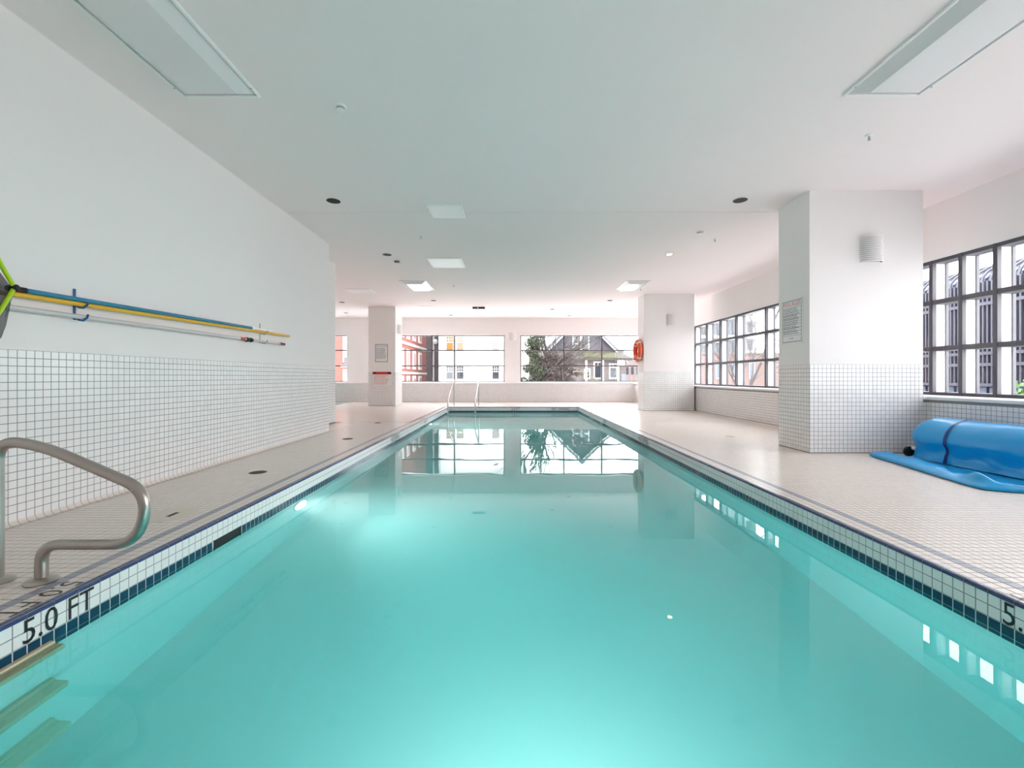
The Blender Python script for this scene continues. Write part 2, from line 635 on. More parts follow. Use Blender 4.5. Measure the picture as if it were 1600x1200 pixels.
# columns: painted above, tiled to the same height
def column(x0, x1, y0, y1, faces):
    o = structure('column', MB().box(x0, x1, y0, y1, -.3, CEIL), 'paint')
    zt = 0.01 + TR * PITCH
    g = MB().box(x0 - .0015, x1 + .0015, y0 - .0015, y1 + .0015, 0, zt)
    obj('tile_backing', g, 'grout', o)
    if 'front' in faces:
        n = round((x1 - x0 - .002) / PITCH)
        field('tile', TB, rows((x0 + .001, y0 - .0015, .01), (1, 0, 0), (0, 0, 1), n, TR), (1, 0, 0), (0, 0, 1), 'tile', o, minpx=99, stuff_name='front_tile_field')
    if 'left' in faces:
        n = round((y1 - y0 - .002) / PITCH)
        field('tile', TB, rows((x0 - .0015, y0 + .001, .01), (0, 1, 0), (0, 0, 1), n, TR), (0, -1, 0), (0, 0, 1), 'tile', o, minpx=99, stuff_name='side_tile_field')
    if 'right' in faces:
        n = round((y1 - y0 - .002) / PITCH)
        field('tile', TB, rows((x1 + .0015, y0 + .001, .01), (0, 1, 0), (0, 0, 1), n, TR), (0, 1, 0), (0, 0, 1), 'tile', o, minpx=99, stuff_name='side_tile_field')
    return o


col1 = column(3.618, 4.9916, 5.33, 5.9416, ('front', 'left'))
col2 = column(3.630, 5.0036, 12.00, 12.5608, ('front', 'left'))
col3 = column(-4.560, -3.6944, 14.10, 14.9656, ('front', 'right'))

# ------------------------------------------------------------------ deck and pool
YT = 9.0        # tiles are built one by one up to here, beyond they are too small to tell apart
SW = 0.05
fl = MB()
fl.box(-3.45, PL - .02, YN, YT, -.3, 0)
fl.box(PR + .02, 6.0, YN, YT, -.3, 0)
fl.box(PL - .02, PR + .02, YN, PN, -.3, 0)
floor = structure('floor', fl, 'deckgrout')
ff = MB()
SPX, SPY0, SPY1 = -5.72, 13.4, 16.05
ff.box(-3.53, -3.0805, 7.47, YT, -.1, .0012).box(-9.0, -3.45, 8.84, SPY0, -.3, .0012).box(SPX, -3.45, SPY0, SPY1, -.3, .0012).box(-9.0, -3.45, SPY1, YF, -.3, .0012)
ff.box(-3.45, PL - .135, YT, YF, -.3, .0012).box(PR + .18, 6.0, YT, YF, -.3, .0012).box(PL - .135, PR + .18, PF + .13, YF, -.3, .0012)
obj('far_paving', ff, 'deckfar', floor)

# left deck: edge rows, stripe, field
field('tile', TB, rows((PL - .028 - 2 * PITCH, YN, 0), (1, 0, 0), (0, 1, 0), 2, int((PF - YN) / PITCH)), (1, 0, 0), (0, 1, 0), 'deck', floor, singles=60, stuff_name='left_edge_tile_field')
field('stripe_tile', TB, rows((PL - .028 - 3 * PITCH, YN, 0), (1, 0, 0), (0, 1, 0), 1, int((PF - YN) / PITCH)), (1, 0, 0), (0, 1, 0), 'stripe', floor, singles=40, minpx=7, stuff_name='left_stripe_field')
field('tile', TB, rows((PL - .028 - 3 * PITCH, YN, 0), (-1, 0, 0), (0, 1, 0), 20, int((YT - YN) / PITCH)), (1, 0, 0), (0, 1, 0), 'deck', floor, singles=120, stuff_name='left_tile_field')
# right deck
field('tile', TB, rows((PR + .028, YN, 0), (1, 0, 0), (0, 1, 0), 2, int((PF - YN) / PITCH)), (1, 0, 0), (0, 1, 0), 'deck', floor, singles=30, stuff_name='right_edge_tile_field')
field('stripe_tile', TB, rows((PR + .028 + 2 * PITCH, YN, 0), (1, 0, 0), (0, 1, 0), 1, int((PF - YN) / PITCH)), (1, 0, 0), (0, 1, 0), 'stripe', floor, singles=40, minpx=7, stuff_name='right_stripe_field')
field('tile', TB, rows((PR + .028 + 3 * PITCH, YN, 0), (1, 0, 0), (0, 1, 0), 56, int((YT - YN) / PITCH)), (1, 0, 0), (0, 1, 0), 'deck', floor, singles=90, stuff_name='right_tile_field')
# near end and far end edge
field('tile', TB, rows((PL, PN - .03, 0), (1, 0, 0), (0, -1, 0), 77, 60), (1, 0, 0), (0, 1, 0), 'deck', floor, singles=0, stuff_name='near_tile_field')
field('tile', TB, rows((PL - .02, PF + .03, 0), (1, 0, 0), (0, 1, 0), 78, 2), (1, 0, 0), (0, 1, 0), 'deck', floor, singles=0, stuff_name='far_edge_tile_field')
obj('far_edge_bed', MB().box(PL - .135, PL - .02, YT, PF + .13, -.3, 0).box(PR + .02, PR + .18, YT, PF + .13, -.3, 0).box(PL - .02, PR + .02, PF + .02, PF + .13, -.3, 0), 'deckgrout', floor)

# pool shell: plaster basin with sloping floor
ZN_, ZF_ = -1.62, -1.12
sh = MB()
zb = -.21
sh.add([(PL, PN, zb), (PL, PF, zb), (PL, PF, ZF_), (PL, PN, ZN_)], [(0, 1, 2, 3)])
sh.add([(PR, PN, zb), (PR, PF, zb), (PR, PF, ZF_), (PR, PN, ZN_)], [(0, 3, 2, 1)])
sh.add([(PL, PF, zb), (PR, PF, zb), (PR, PF, ZF_), (PL, PF, ZF_)], [(0, 1, 2, 3)])
sh.add([(PL, PN, zb), (PR, PN, zb), (PR, PN, ZN_), (PL, PN, ZN_)], [(3, 2, 1, 0)])
sh.add([(PL, PN, ZN_), (PR, PN, ZN_), (PR, PF, ZF_), (PL, PF, ZF_)], [(0, 1, 2, 3)])
pool = structure('pool_basin', sh, 'plaster')
gb = MB()
gb.box(PL - .018, PL - .0015, PN, PF, -.118, -.012).box(PR + .0015, PR + .018, PN, PF, -.118, -.012).box(PL, PR, PF + .0015, PF + .018, -.118, -.012)
obj('white_row_bed', gb, 'grout', pool)
gb = MB()
gb.box(PL - .018, PL - .0015, PN, PF, -.24, -.118).box(PR + .0015, PR + .018, PN, PF, -.24, -.118).box(PL, PR, PF + .0015, PF + .018, -.24, -.118)
gb.box(PL - .02, PR + .02, PN - .03, PN, -.24, -.012)
obj('waterline_bed', gb, 'white_grout', pool)
nP = int((PF - PN) / PITCH)
SK_L, SK_R = (2.80, 3.07), (9.78, 10.0)
for (nm, mt, z_hi) in (('white_tile', 'tile', -.0155), ('waterline_tile', 'teal_tile', -.1175)):
    for side, x, uu in (('left', PL, (0, 1, 0)), ('right', PR, (0, -1, 0))):
        o0 = (x - .0015 if side == 'left' else x + .0015, PN, z_hi)
        Cc = rows(o0, (0, 1, 0), (0, 0, -1), nP, 2)
        sk = SK_L if side == 'left' else SK_R
        if nm == 'waterline_tile':
            Cc = Cc[~((Cc[:, 1] > sk[0]) & (Cc[:, 1] < sk[1]))]
        field(nm, TB, Cc, uu, (0, 0, 1), mt, pool, singles=150, stuff_name=f'{side}_{nm}_field')
    field(nm, TB, rows((PL, PF + .0015, z_hi), (1, 0, 0), (0, 0, -1), 78, 2), (1, 0, 0), (0, 0, 1), mt, pool, singles=0, stuff_name=f'far_{nm}_field')
# bullnose nosing, one piece per tile
rb = .014
hwb = .0508 * 2 / 2 - .001
arcb = [(-.028, .0022), (-.012, .0022)] + [(-.012 + rb * math.sin(a), -.0118 + rb * math.cos(a)) for a in np.linspace(.3, PI / 2, 4)] + [(.002, -.0155)]
for side, x, sgn, uu in (('left', PL, 1, (0, 1, 0)), ('right', PR, -1, (0, -1, 0))):
    V = np.array([(s * hwb, dz, dx) for s in (-1, 1) for dx, dz in arcb])    # local u along the edge, v up, n into the pool
    k = len(arcb)
    Qb = np.array([(i, i + 1, i + 1 + k, i + k) for i in range(k - 1)])
    field('bullnose_tile', (V, Qb), [(x, PN + (i + .5) * .1016, 0) for i in range(int((PF - PN) / .1016))], uu, (0, 0, 1), 'navy', pool, singles=60, minpx=3, stuff_name=f'{side}_bullnose_field')
V = np.array([(s * hwb, dz, dx) for s in (-1, 1) for dx, dz in arcb])
field('bullnose_tile', (V, Qb), [(PL + (i + .5) * .1016, PF, 0) for i in range(39)], (1, 0, 0), (0, 0, 1), 'navy', pool, singles=0, stuff_name='far_bullnose_field')
obj('bullnose_bed', MB().box(PL - .03, PL - .003, PN, PF, -.014, .0008).box(PR + .003, PR + .03, PN, PF, -.014, .0008).box(PL, PR, PF + .003, PF + .03, -.014, .0008), 'grout', pool)

# skimmer mouths
for x, s, (y0, y1), nm in ((PL, -1, SK_L, 'l'), (PR, 1, SK_R, 'r')):
    sk = MB()
    xa, xb = x + s * .0005, x + s * .017
    sk.box(xa, xb, y0, y1, -.215, -.117)
    sko = obj('skimmer_mouth', sk, 'dark', pool)
    fr = MB().box(x - s * .003, x + s * .002, y0 - .006, y0, -.22, -.114).box(x - s * .003, x + s * .002, y1, y1 + .006, -.22, -.114)
    obj('skimmer_frame', fr, 'dark', sko)

# depth markings
E = .0016
text('depth_marking', '5.0 FT', (PL + E, 1.70, -.113), (0, 1, 0), (0, 0, 1), .29, .094, 'black', pool)
text('depth_marking', '5.0 FT', (PR - E, 1.86, -.113), (0, -1, 0), (0, 0, 1), .29, .094, 'black', pool)
text('depth_marking', '5.0 FT', (PL - .122, 1.99, .002), (0, -1, 0), (1, 0, 0), .30, .088, 'black', floor)
text('depth_marking', '5.0 FT', (PR + .122, 1.57, .002), (0, 1, 0), (-1, 0, 0), .30, .088, 'black', floor)
for y in (6.95,):
    text('warning_marking', 'NO DIVING', (PL + E, y, -.108), (0, 1, 0), (0, 0, 1), .5, .085, 'black', pool)
    text('warning_marking', 'NO DIVING', (PR - E, y + .2, -.108), (0, -1, 0), (0, 0, 1), .5, .085, 'black', pool)
for y in (9.6,):
    text('depth_marking', '4.0 FT', (PL + E, y, -.108), (0, 1, 0), (0, 0, 1), .3, .085, 'black', pool)
    text('depth_marking', '4.0 FT', (PR - E, y + .3, -.108), (0, -1, 0), (0, 0, 1), .3, .085, 'black', pool)
    text('depth_marking', '4.0 FT', (PL - .12, y + .3, .002), (0, -1, 0), (1, 0, 0), .3, .085, 'black', floor)
text('depth_marking', '3.0 FT', (0.02, PF - E, -.108), (1, 0, 0), (0, 0, 1), .26, .085, 'black', pool)
text('warning_marking', 'NO DIVING', (1.27, PF - E, -.108), (1, 0, 0), (0, 0, 1), .54, .085, 'black', pool)


# water
def water_mat(name, absorb, density, scatter=(.8, 1, 1), haze=.42):
    m = bpy.data.materials.new(name)
    m.use_nodes = True
    nt = m.node_tree
    nt.nodes.clear()
    out = nt.nodes.new('ShaderNodeOutputMaterial')
    mix = nt.nodes.new('ShaderNodeMixShader')
    tr = nt.nodes.new('ShaderNodeBsdfRefraction')
    tr.inputs['IOR'].default_value = 1.33
    tr.inputs['Roughness'].default_value = 0.0
    gl = nt.nodes.new('ShaderNodeBsdfGlossy')
    gl.inputs['Roughness'].default_value = 0.0
    fr = nt.nodes.new('ShaderNodeFresnel')
    fr.inputs['IOR'].default_value = 1.33
    tc = nt.nodes.new('ShaderNodeTexCoord')
    n = nt.nodes.new('ShaderNodeTexNoise')
    n.inputs['Scale'].default_value = 1.3
    n.inputs['Detail'].default_value = 2
    bp = nt.nodes.new('ShaderNodeBump')
    bp.inputs['Strength'].default_value = 0.03
    bp.inputs['Distance'].default_value = 0.05
    nt.links.new(tc.outputs['Object'], n.inputs['Vector'])
    nt.links.new(n.outputs['Fac'], bp.inputs['Height'])
    for q in (tr, gl, fr):
        nt.links.new(bp.outputs['Normal'], q.inputs['Normal'])
    nt.links.new(fr.outputs[0], mix.inputs[0])
    nt.links.new(tr.outputs[0], mix.inputs[1])
    nt.links.new(gl.outputs[0], mix.inputs[2])
    nt.links.new(mix.outputs[0], out.inputs['Surface'])
    va = nt.nodes.new('ShaderNodeVolumeAbsorption')
    va.inputs['Color'].default_value = (*absorb, 1)
    va.inputs['Density'].default_value = density
    vs = nt.nodes.new('ShaderNodeVolumeScatter')
    vs.inputs['Color'].default_value = (*scatter, 1)
    vs.inputs['Density'].default_value = haze
    vs.inputs['Anisotropy'].default_value = 0.3
    av = nt.nodes.new('ShaderNodeAddShader')
    nt.links.new(va.outputs[0], av.inputs[0])
    nt.links.new(vs.outputs[0], av.inputs[1])
    nt.links.new(av.outputs[0], out.inputs['Volume'])
    return m


M['water'] = water_mat('pool_water', (0.13, 0.964, 0.972), 0.58)
wb = MB().box(PL - .012, PR + .012, PN - .012, PF + .012, -1.75, WATER)
tag(obj('pool_water', wb, 'water'), 'clear turquoise water filling the swimming pool', 'water')
# spa in the far left corner, flush with the deck
spa = structure('spa_basin', MB().box(-9.0, SPX, SPY0, SPY1, -.9, -.85).box(-9.0, -8.98, SPY0, SPY1, -.9, 0).box(SPX - .02, SPX, SPY0, SPY1, -.9, 0)
                .box(-9.0, SPX, SPY0, SPY0 + .02, -.9, 0).box(-9.0, SPX, SPY1 - .02, SPY1, -.9, 0), 'plaster')
tag(obj('spa_water', MB().box(-8.99, SPX - .01, SPY0 + .01, SPY1 - .01, -.88, -.05), 'water'), 'pale spa water beyond the left wall end', 'water')

# ------------------------------------------------------------------ windows
FD = .21                                          # depth of the right hand window grid
RAILS_R = [0.715, 1.294, 1.903, 2.43]


def right_window(name, ys, yend):
    """ys: near edges of the mullions (increasing y); yend: far end of the strip"""
    root = empty(name, (XRW, ys[0], WZ0), kind='structure')
    X0, X1 = XRW, XRW + FD
    zb, zt = WZ0 - .012, WZ1 - .044
    rails = [(zb, zb + .04)] + [(z - .03, z + .03) for z in RAILS_R[1:3]] + [(zt - .045, zt)]
    for a, b in rails:
        obj('rail', MB().bbox(X0, X1 - .02, ys[0], yend, a, b, .004), 'frame', root)
    for i, y in enumerate(ys):
        obj('mullion', MB().bbox(X0 - .006, X0 + .05, y, y + .05, zb, zt, .004), 'frame', root)
        for k in range(3):
            obj('reveal', MB().box(X0 + .05, X1 - .045, y + .004, y + .046, rails[k][1], rails[k + 1][0]), 'fin', root)
        obj('outer_post', MB().bbox(X1 - .045, X1, y - .004, y + .054, zb, zt, .003), 'frame', root)
        y2 = ys[i + 1] if i + 1 < len(ys) else yend
        for k in range(3):
            obj('pane', MB().box(X1 - .032, X1 - .026, y + .054, y2, rails[k][1] - .01, rails[k + 1][0] + .01), 'glass', root)
    return root


right_window('window_1', [-1.25, -.4, .45, 1.3, 2.15, 3.0, 3.85, 4.42, 5.02, 5.41, 5.79], 6.62)
right_window('window_2', [6.62, 7.45, 8.28, 9.57, 10.84, 11.66, 12.48, 13.3, 14.12, 14.94, 15.76], 16.9)


def far_window(name, x0, x1, mull, y=16.97, z0=WZ0 + .04, z1=WZ1 + .03, rails=(1.349, 1.947)):
    root = empty(name, (x0, y, z0), kind='structure')
    obj('frame', MB().box(x0, x0 + .035, y, y + .06, z0, z1).box(x1 - .035, x1, y, y + .06, z0, z1).box(x0, x1, y, y + .06, z1 - .03, z1).box(x0, x1, y, y + .06, z0, z0 + .03), 'frame2', root)
    for z in rails:
        obj('rail', MB().bbox(x0, x1, y - .005, y + .06, z - .022, z + .022, .004), 'frame2', root)
    for m in mull:
        obj('mullion', MB().bbox(m - .025, m + .025, y - .01, y + .06, z0, z1, .004), 'frame2', root)
    ex, ez = [x0] + list(mull) + [x1], [z0] + list(rails) + [z1]
    for i in range(len(ex) - 1):
        for k in range(len(ez) - 1):
            obj('pane', MB().box(ex[i] + .01, ex[i + 1] - .01, y + .03, y + .036, ez[k] + .01, ez[k + 1] - .01), 'glass', root)
    return root


far_window('window_3', *WIN_F[0], [-7.4])
far_window('window_4', *WIN_F[1], [-3.03, -2.17])
far_window('window_5', *WIN_F[2], [2.045, 3.508])

# ------------------------------------------------------------------ ceiling fittings


def troffer(x0, x1, y0, y1, label):
    root = empty('ceiling_light', ((x0 + x1) / 2, (y0 + y1) / 2, CEIL), label, 'light', 'flat ceiling light boxes')
    f = MB()
    zf = CEIL - .018
    fw = .022
    for a in ((x0, x0 + fw, y0, y1), (x1 - fw, x1, y0, y1), (x0 + fw, x1 - fw, y0, y0 + fw), (x0 + fw, x1 - fw, y1 - fw, y1)):
        f.bbox(*a, zf, CEIL, .004)
    obj('frame', f, 'white_metal', root)
    d = MB()
    a, dz, t = fw + .003, .062, .10
    top = [(x0 + a, y0 + a), (x1 - a, y0 + a), (x1 - a, y1 - a), (x0 + a, y1 - a)]
    bot = [(x0 + a + t, y0 + a + t), (x1 - a - t, y0 + a + t), (x1 - a - t, y1 - a - t), (x0 + a + t, y1 - a - t)]
    d.add([(x, y, CEIL - .004) for x, y in top] + [(x, y, CEIL - dz) for x, y in bot],
          [(4, 5, 6, 7), (0, 1, 5, 4), (1, 2, 6, 5), (2, 3, 7, 6), (3, 0, 4, 7), (0, 3, 2, 1)])
    obj('diffuser', d, 'diffuser', root)
    for sx in (x0 + .012, x1 - .012):
        for sy in (y0 + .15, y1 - .12):
            obj('latch', MB().lathe((sx, sy, zf - .004), [(.006, 0), (.006, .005)], 8), 'grey_metal', root)


troffer(-2.625, -2.005, 2.32, 3.54, 'tapered white ceiling light above left deck, nearest on the left')
troffer(2.655, 3.265, 2.30, 3.525, 'tapered white ceiling light above right deck, nearest on the right')
troffer(-2.61, -1.98, 10.3, 11.4, 'distant tapered white ceiling light above left deck, near far windows')
troffer(2.69, 3.28, 10.3, 11.4, 'distant tapered white ceiling light beside the column with the life ring')


def hatch(x0, x1, y0, y1, label):
    root = empty('ceiling_panel', ((x0 + x1) / 2, (y0 + y1) / 2, CEIL), label, 'panel', 'white ceiling access panels')
    fw = .02
    f = MB()
    for a in ((x0, x0 + fw, y0, y1), (x1 - fw, x1, y0, y1), (x0 + fw, x1 - fw, y0, y0 + fw), (x0 + fw, x1 - fw, y1 - fw, y1)):
        f.bbox(*a, CEIL - .012, CEIL, .003)
    obj('frame', f, 'white_metal', root)
    obj('cover_plate', MB().bbox(x0 + fw + .004, x1 - fw - .004, y0 + fw + .004, y1 - fw - .004, CEIL - .014, CEIL - .001, .003), 'white_metal', root)


hatch(-1.11, -.645, 5.77, 6.24, 'square white ceiling access panel crossing the ceiling joint')
hatch(-1.61, -.94, 8.36, 9.08, 'larger white ceiling access panel above pool, behind the joint one')
hatch(-4.27, -3.61, 11.3, 11.87, 'white ceiling access panel at far left before the signed column')
hatch(-2.93, -2.48, 14.0, 14.35, 'smallest white ceiling access panel near the far windows')


def downlight(x, y, r, label, lit=False):
    root = empty('downlight', (x, y, CEIL), label, 'light', 'round recessed downlights')
    t = MB().lathe((x, y, CEIL - .006), [(r * 1.03, .006), (r * 1.1, .004), (r * 1.1, .001), (r * .99, 0), (r * .97, .002), (r * .96, .006)], 28)
    obj('trim_ring', t, 'white_metal', root, smooth='auto')
    if lit:
        obj('reflector', MB().lathe((x, y, CEIL - .0065), [(r * .96, 0), (r * .9, .003)], 28), mat('warm_reflector', (.85, .68, .42), .3, metal=.6), root)
        obj('bulb', MB().lathe((x, y, CEIL - .012), [(.012, 0), (.045, .003), (.05, .008)], 20), 'lamp_on', root, smooth=True)
        L = bpy.data.lights.new('downlight_lamp', 'SPOT')
        L.energy, L.spot_size, L.color, L.shadow_soft_size = 25, 2.0, (1, .8, .55), .05
        lo = bpy.data.objects.new('downlight_lamp', L)
        lo.location = (x, y, CEIL - .03)
        COL.objects.link(lo)
    else:
        obj('baffle', MB().lathe((x, y, CEIL - .0072), [(r * .985, 0), (r * .95, .003)], 28), 'dark', root)


for x, y, r, lab in ((-2.27, 5.64, .088, 'black round downlight above left deck, nearest on that side'),
                     (2.93, 5.62, .088, 'black round downlight in front of the near right column'),
                     (-2.28, 8.12, .083, 'black round downlight above left deck, second from the camera'),
                     (-2.28, 13.0, .083, 'black round downlight above left deck, third from the camera'),
                     (2.93, 13.0, .083, 'black round downlight beside the column with the life ring'),
                     (-5.1, 13.3, .083, 'black round downlight left of the signed column'),
                     (1.38, 14.67, .083, 'black round downlight over the far deck, right of centre'),
                     (2.15, 16.2, .08, 'black round downlight by the far wall, above gabled house window'),
                     (-2.19, 16.1, .08, 'black round downlight by the far wall, above white house window'),
                     (-5.8, 15.5, .08, 'black round downlight by the far wall, leftmost in the alcove')):
    downlight(x, y, r, lab)
downlight(2.92, 8.1, .085, 'lit warm downlight above right deck, only one switched on', True)


def sprinkler(x, y, label, big=1.0):
    root = empty('sprinkler', (x, y, CEIL), label, 'sprinkler', 'ceiling sprinkler heads')
    obj('escutcheon', MB().lathe((x, y, CEIL - .01), [(.012 * big, 0), (.03 * big, .003), (.034 * big, .010)], 18), 'white_metal', root, smooth='auto')
    b = MB().lathe((x, y, CEIL - .045), [(.003, .0), (.006, .012), (.007, .036)], 10)
    b.lathe((x, y, CEIL - .049), [(.014, 0), (.015, .002), (.004, .004)], 12)
    for s in (-1, 1):
        b.tube([(x + s * .007, y, CEIL - .012), (x + s * .012, y, CEIL - .026), (x + s * .004, y, CEIL - .045)], .002, 6)
    obj('head', b, 'grey_metal', root)


sprinkler(*ceil_at(1358, 211), 'small sprinkler head on ceiling above the near right deck')
sprinkler(*ceil_at(658, 368), 'small sprinkler head between the two ceiling panels over the pool')
sprinkler(*ceil_at(1117, 373), 'small sprinkler head beside the right smoke detector')
sprinkler(*ceil_at(709, 445), 'small sprinkler head over the pool, right of distant left light')
sprinkler(*ceil_at(1001, 451), 'small sprinkler head in front of the life ring column')


def detector(x, y, r, label, mt='white_metal'):
    root = empty('smoke_detector', (x, y, CEIL), label, 'detector', 'round ceiling detectors')
    obj('base', MB().lathe((x, y, CEIL - .014), [(r * .92, 0), (r, .004), (r, .014)], 26), 'white_metal', root, smooth='auto')
    obj('grille', MB().lathe((x, y, CEIL - .027), [(r * .72, 0), (r * .72, .014)], 26), 'grey_metal', root)
    obj('cap', MB().lathe((x, y, CEIL - .042), [(r * .3, 0), (r * .6, .004), (r * .7, .014)], 26), 'white_metal', root, smooth='auto')


detector(*ceil_at(532, 166), .047, 'round detector on ceiling above the near left deck')
detector(*ceil_at(1094, 362), .065, 'round smoke detector on ceiling left of the near right column')

x, y = ceil_at(620.5, 407.5)
r0 = empty('motion_sensor', (x, y, CEIL), 'small dark box sensor on ceiling behind left downlight', 'sensor')
obj('housing', MB().bbox(x - .05, x + .05, y - .04, y + .04, CEIL - .035, CEIL - .008, .006), mat('sensor_plastic', (.05, .05, .05), .4), r0)
obj('mount', MB().lathe((x, y, CEIL - .01), [(.02, 0), (.02, .01)], 12), 'white_metal', r0)
x, y = ceil_at(748, 480)
r0 = empty('emergency_light', (x, y, CEIL), 'black slot light with white lamp on ceiling near far windows', 'light')
obj('housing', MB().bbox(x - .2, x + .2, y - .07, y + .07, CEIL - .05, CEIL, .008), 'dark', r0)
obj('lamp_head', MB().lathe((x - .02, y - .075, CEIL - .03), [(.004, -.02), (.016, -.015), (.018, .01)], 16, 'Y'), 'white_metal', r0, smooth=True)


# wall sconces: bowed louvred shades
def sconce(c, face, label):
    """c: centre on the wall; face 'front' looks at the camera (-y), 'side' looks along +x"""
    root = empty('wall_sconce', c, label, 'lamp', 'louvred wall sconces')
    hw_, hh, dp = .132, .155, .095

    def P(a, z, k=1.0, off=0.0):
        s, d = math.sin(a) * hw_ * k, (math.cos(a)) * dp * k + off
        return (c[0] + s, c[1] - d, c[2] + z) if face == 'front' else (c[0] + d, c[1] + s, c[2] + z)
    bp = MB()
    if face == 'front':
        bp.box(c[0] - hw_ * .8, c[0] + hw_ * .8, c[1] - .012, c[1], c[2] - hh * .95, c[2] + hh * .95)
    else:
        bp.box(c[0], c[0] + .012, c[1] - hw_ * .8, c[1] + hw_ * .8, c[2] - hh * .95, c[2] + hh * .95)
    obj('back_plate', bp, 'white_metal', root)
    inn = MB().grid([[P(a, z, .86) for a in np.linspace(-PI / 2, PI / 2, 13)] for z in (-hh * .93, hh * .93)])
    obj('inner_shade', inn, 'grey_metal', root, smooth=True)
    n = 13
    for i in range(n):
        z = -hh + (i + .5) * 2 * hh / n
        h2 = hh / n * .66
        s = MB().grid([[P(a, z - h2, 1.0) for a in np.linspace(-PI / 2, PI / 2, 15)], [P(a, z + h2, 1.0) for a in np.linspace(-PI / 2, PI / 2, 15)],
                       [P(a, z + h2, .93) for a in np.linspace(-PI / 2, PI / 2, 15)], [P(a, z - h2, .93) for a in np.linspace(-PI / 2, PI / 2, 15)],
                       [P(a, z - h2, 1.0) for a in np.linspace(-PI / 2, PI / 2, 15)]])
        obj('slat', s, 'white_metal', root)


sconce((4.358, 5.33, 2.46), 'front', 'louvred grey wall sconce on the near right column')
sconce((4.37, 12.0, 2.47), 'front', 'louvred grey wall sconce on the column with the life ring')
sconce((.06, YFW, 2.47), 'front', 'louvred white wall sconce on the pier between far windows')
sconce((-3.6944, 14.5, 2.49), 'side', 'louvred wall sconce on the right side of signed column')


# ------------------------------------------------------------------ signs
def sign_lines(root, o, right, up, w_, h_, n, mt, gap=.0):
    """short blocks of unreadable small print"""
    m = MB()
    o, r, u = Vector(o), Vector(right), Vector(up)
    for i in range(n):
        z = h_ * (1 - (i + .5) / n)
        lh = h_ / n * .22
        L = w_ * (0.72 + .26 * random.random())
        x = 0.0
        while x < L:
            ww = min(random.uniform(.015, .06) * w_ / .36, L - x)
            a = o + r * x + u * (z - lh)
            m.add([a, a + r * ww, a + r * ww + u * 2 * lh, a + u * 2 * lh], [(0, 1, 2, 3)])
            x += ww + .010 * w_ / .36
    obj('small_print', m, mt, root)


def frame_strip(o, r, u, w_, h_, t):
    m = MB()
    o, r, u = Vector(o), Vector(r), Vector(u)
    for a, b, c_, d in ((0, w_, 0, t), (0, w_, h_ - t, h_), (0, t, t, h_ - t), (w_ - t, w_, t, h_ - t)):
        m.add([o + r * a + u * c_, o + r * b + u * c_, o + r * b + u * d, o + r * a + u * d], [(0, 1, 2, 3)])
    return m


# big rules sign on the left face of the near column (faces -x; reads towards the camera)
root = empty('rules_sign', (3.618, 5.66, 1.63), 'white pool rules sign on near right column, red heading', 'sign')
xs_ = 3.618
obj('board', MB().bbox(xs_ - .008, xs_, 5.445, 5.868, 1.345, 1.925, .002), 'sign_white', root)
R_, U_ = (0, -1, 0), (0, 0, 1)
obj('border', frame_strip((xs_ - .0086, 5.848, 1.372), R_, U_, .383, .532, .008), 'sign_grey', root)
text('heading', 'POOL RULES', (xs_ - .0087, 5.828, 1.835), R_, U_, .34, .052, 'red', root)
obj('rule_line', MB().add([Vector((xs_ - .0086, 5.842 - a, z + d)) for z in (1.815, 1.752, 1.715, 1.672, 1.635, 1.598, 1.555, 1.508, 1.455) for (a, d) in ((0, 0), (.37, 0), (.37, .0035), (0, .0035))],
                          [(4 * i, 4 * i + 1, 4 * i + 2, 4 * i + 3) for i in range(9)]), 'sign_grey', root)
sign_lines(root, (xs_ - .0087, 5.828, 1.47), R_, U_, .34, .34, 15, 'sign_grey')
text('number_print', '12-98', (xs_ - .0087, 5.71, 1.41), R_, U_, .08, .022, 'sign_grey', root)
for yy in (5.455, 5.858):
    for zz in (1.355, 1.915):
        obj('screw', MB().lathe((xs_ - .0095, yy, zz), [(.004, 0), (.004, .002)], 8, 'X'), 'grey_metal', root)

# signs on the far left column (face y = 14.1)
yf = 14.1
root = empty('rules_sign', (-4.135, yf, 1.69), 'white pool rules sign with black border on far left column', 'sign')
obj('board', MB().bbox(-4.345, -3.925, yf - .008, yf, 1.395, 1.985, .002), 'sign_white', root)
R2, U2 = (1, 0, 0), (0, 0, 1)
obj('border', frame_strip((-4.335, yf - .0086, 1.405), R2, U2, .40, .57, .018), 'sign_grey', root)
text('heading', 'POOL RULES', (-4.30, yf - .0088, 1.885), R2, U2, .33, .05, 'sign_grey', root)
sign_lines(root, (-4.30, yf - .0087, 1.50), R2, U2, .33, .36, 11, 'sign_grey')
root = empty('warning_sign', (-4.125, yf, .875), 'white notice with red header below the far rules sign', 'sign')
obj('board', MB().bbox(-4.42, -3.825, yf - .010, yf - .003, .66, 1.09, .002), 'sign_white', root)
obj('header', MB().add([(-4.42, yf - .0106, 1.005), (-3.825, yf - .0106, 1.005), (-3.825, yf - .0106, 1.09), (-4.42, yf - .0106, 1.09)], [(0, 1, 2, 3)]), 'red', root)
for x0_ in (-4.42, -3.945):
    obj('header_end', MB().add([(x_, yf - .0110, z_) for x_, z_ in ((x0_, 1.03), (x0_ + .12, 1.03), (x0_ + .12, 1.08), (x0_, 1.08))], [(0, 1, 2, 3)]), 'black', root)
sign_lines(root, (-4.38, yf - .0107, .68), R2, U2, .5, .30, 7, 'pink')

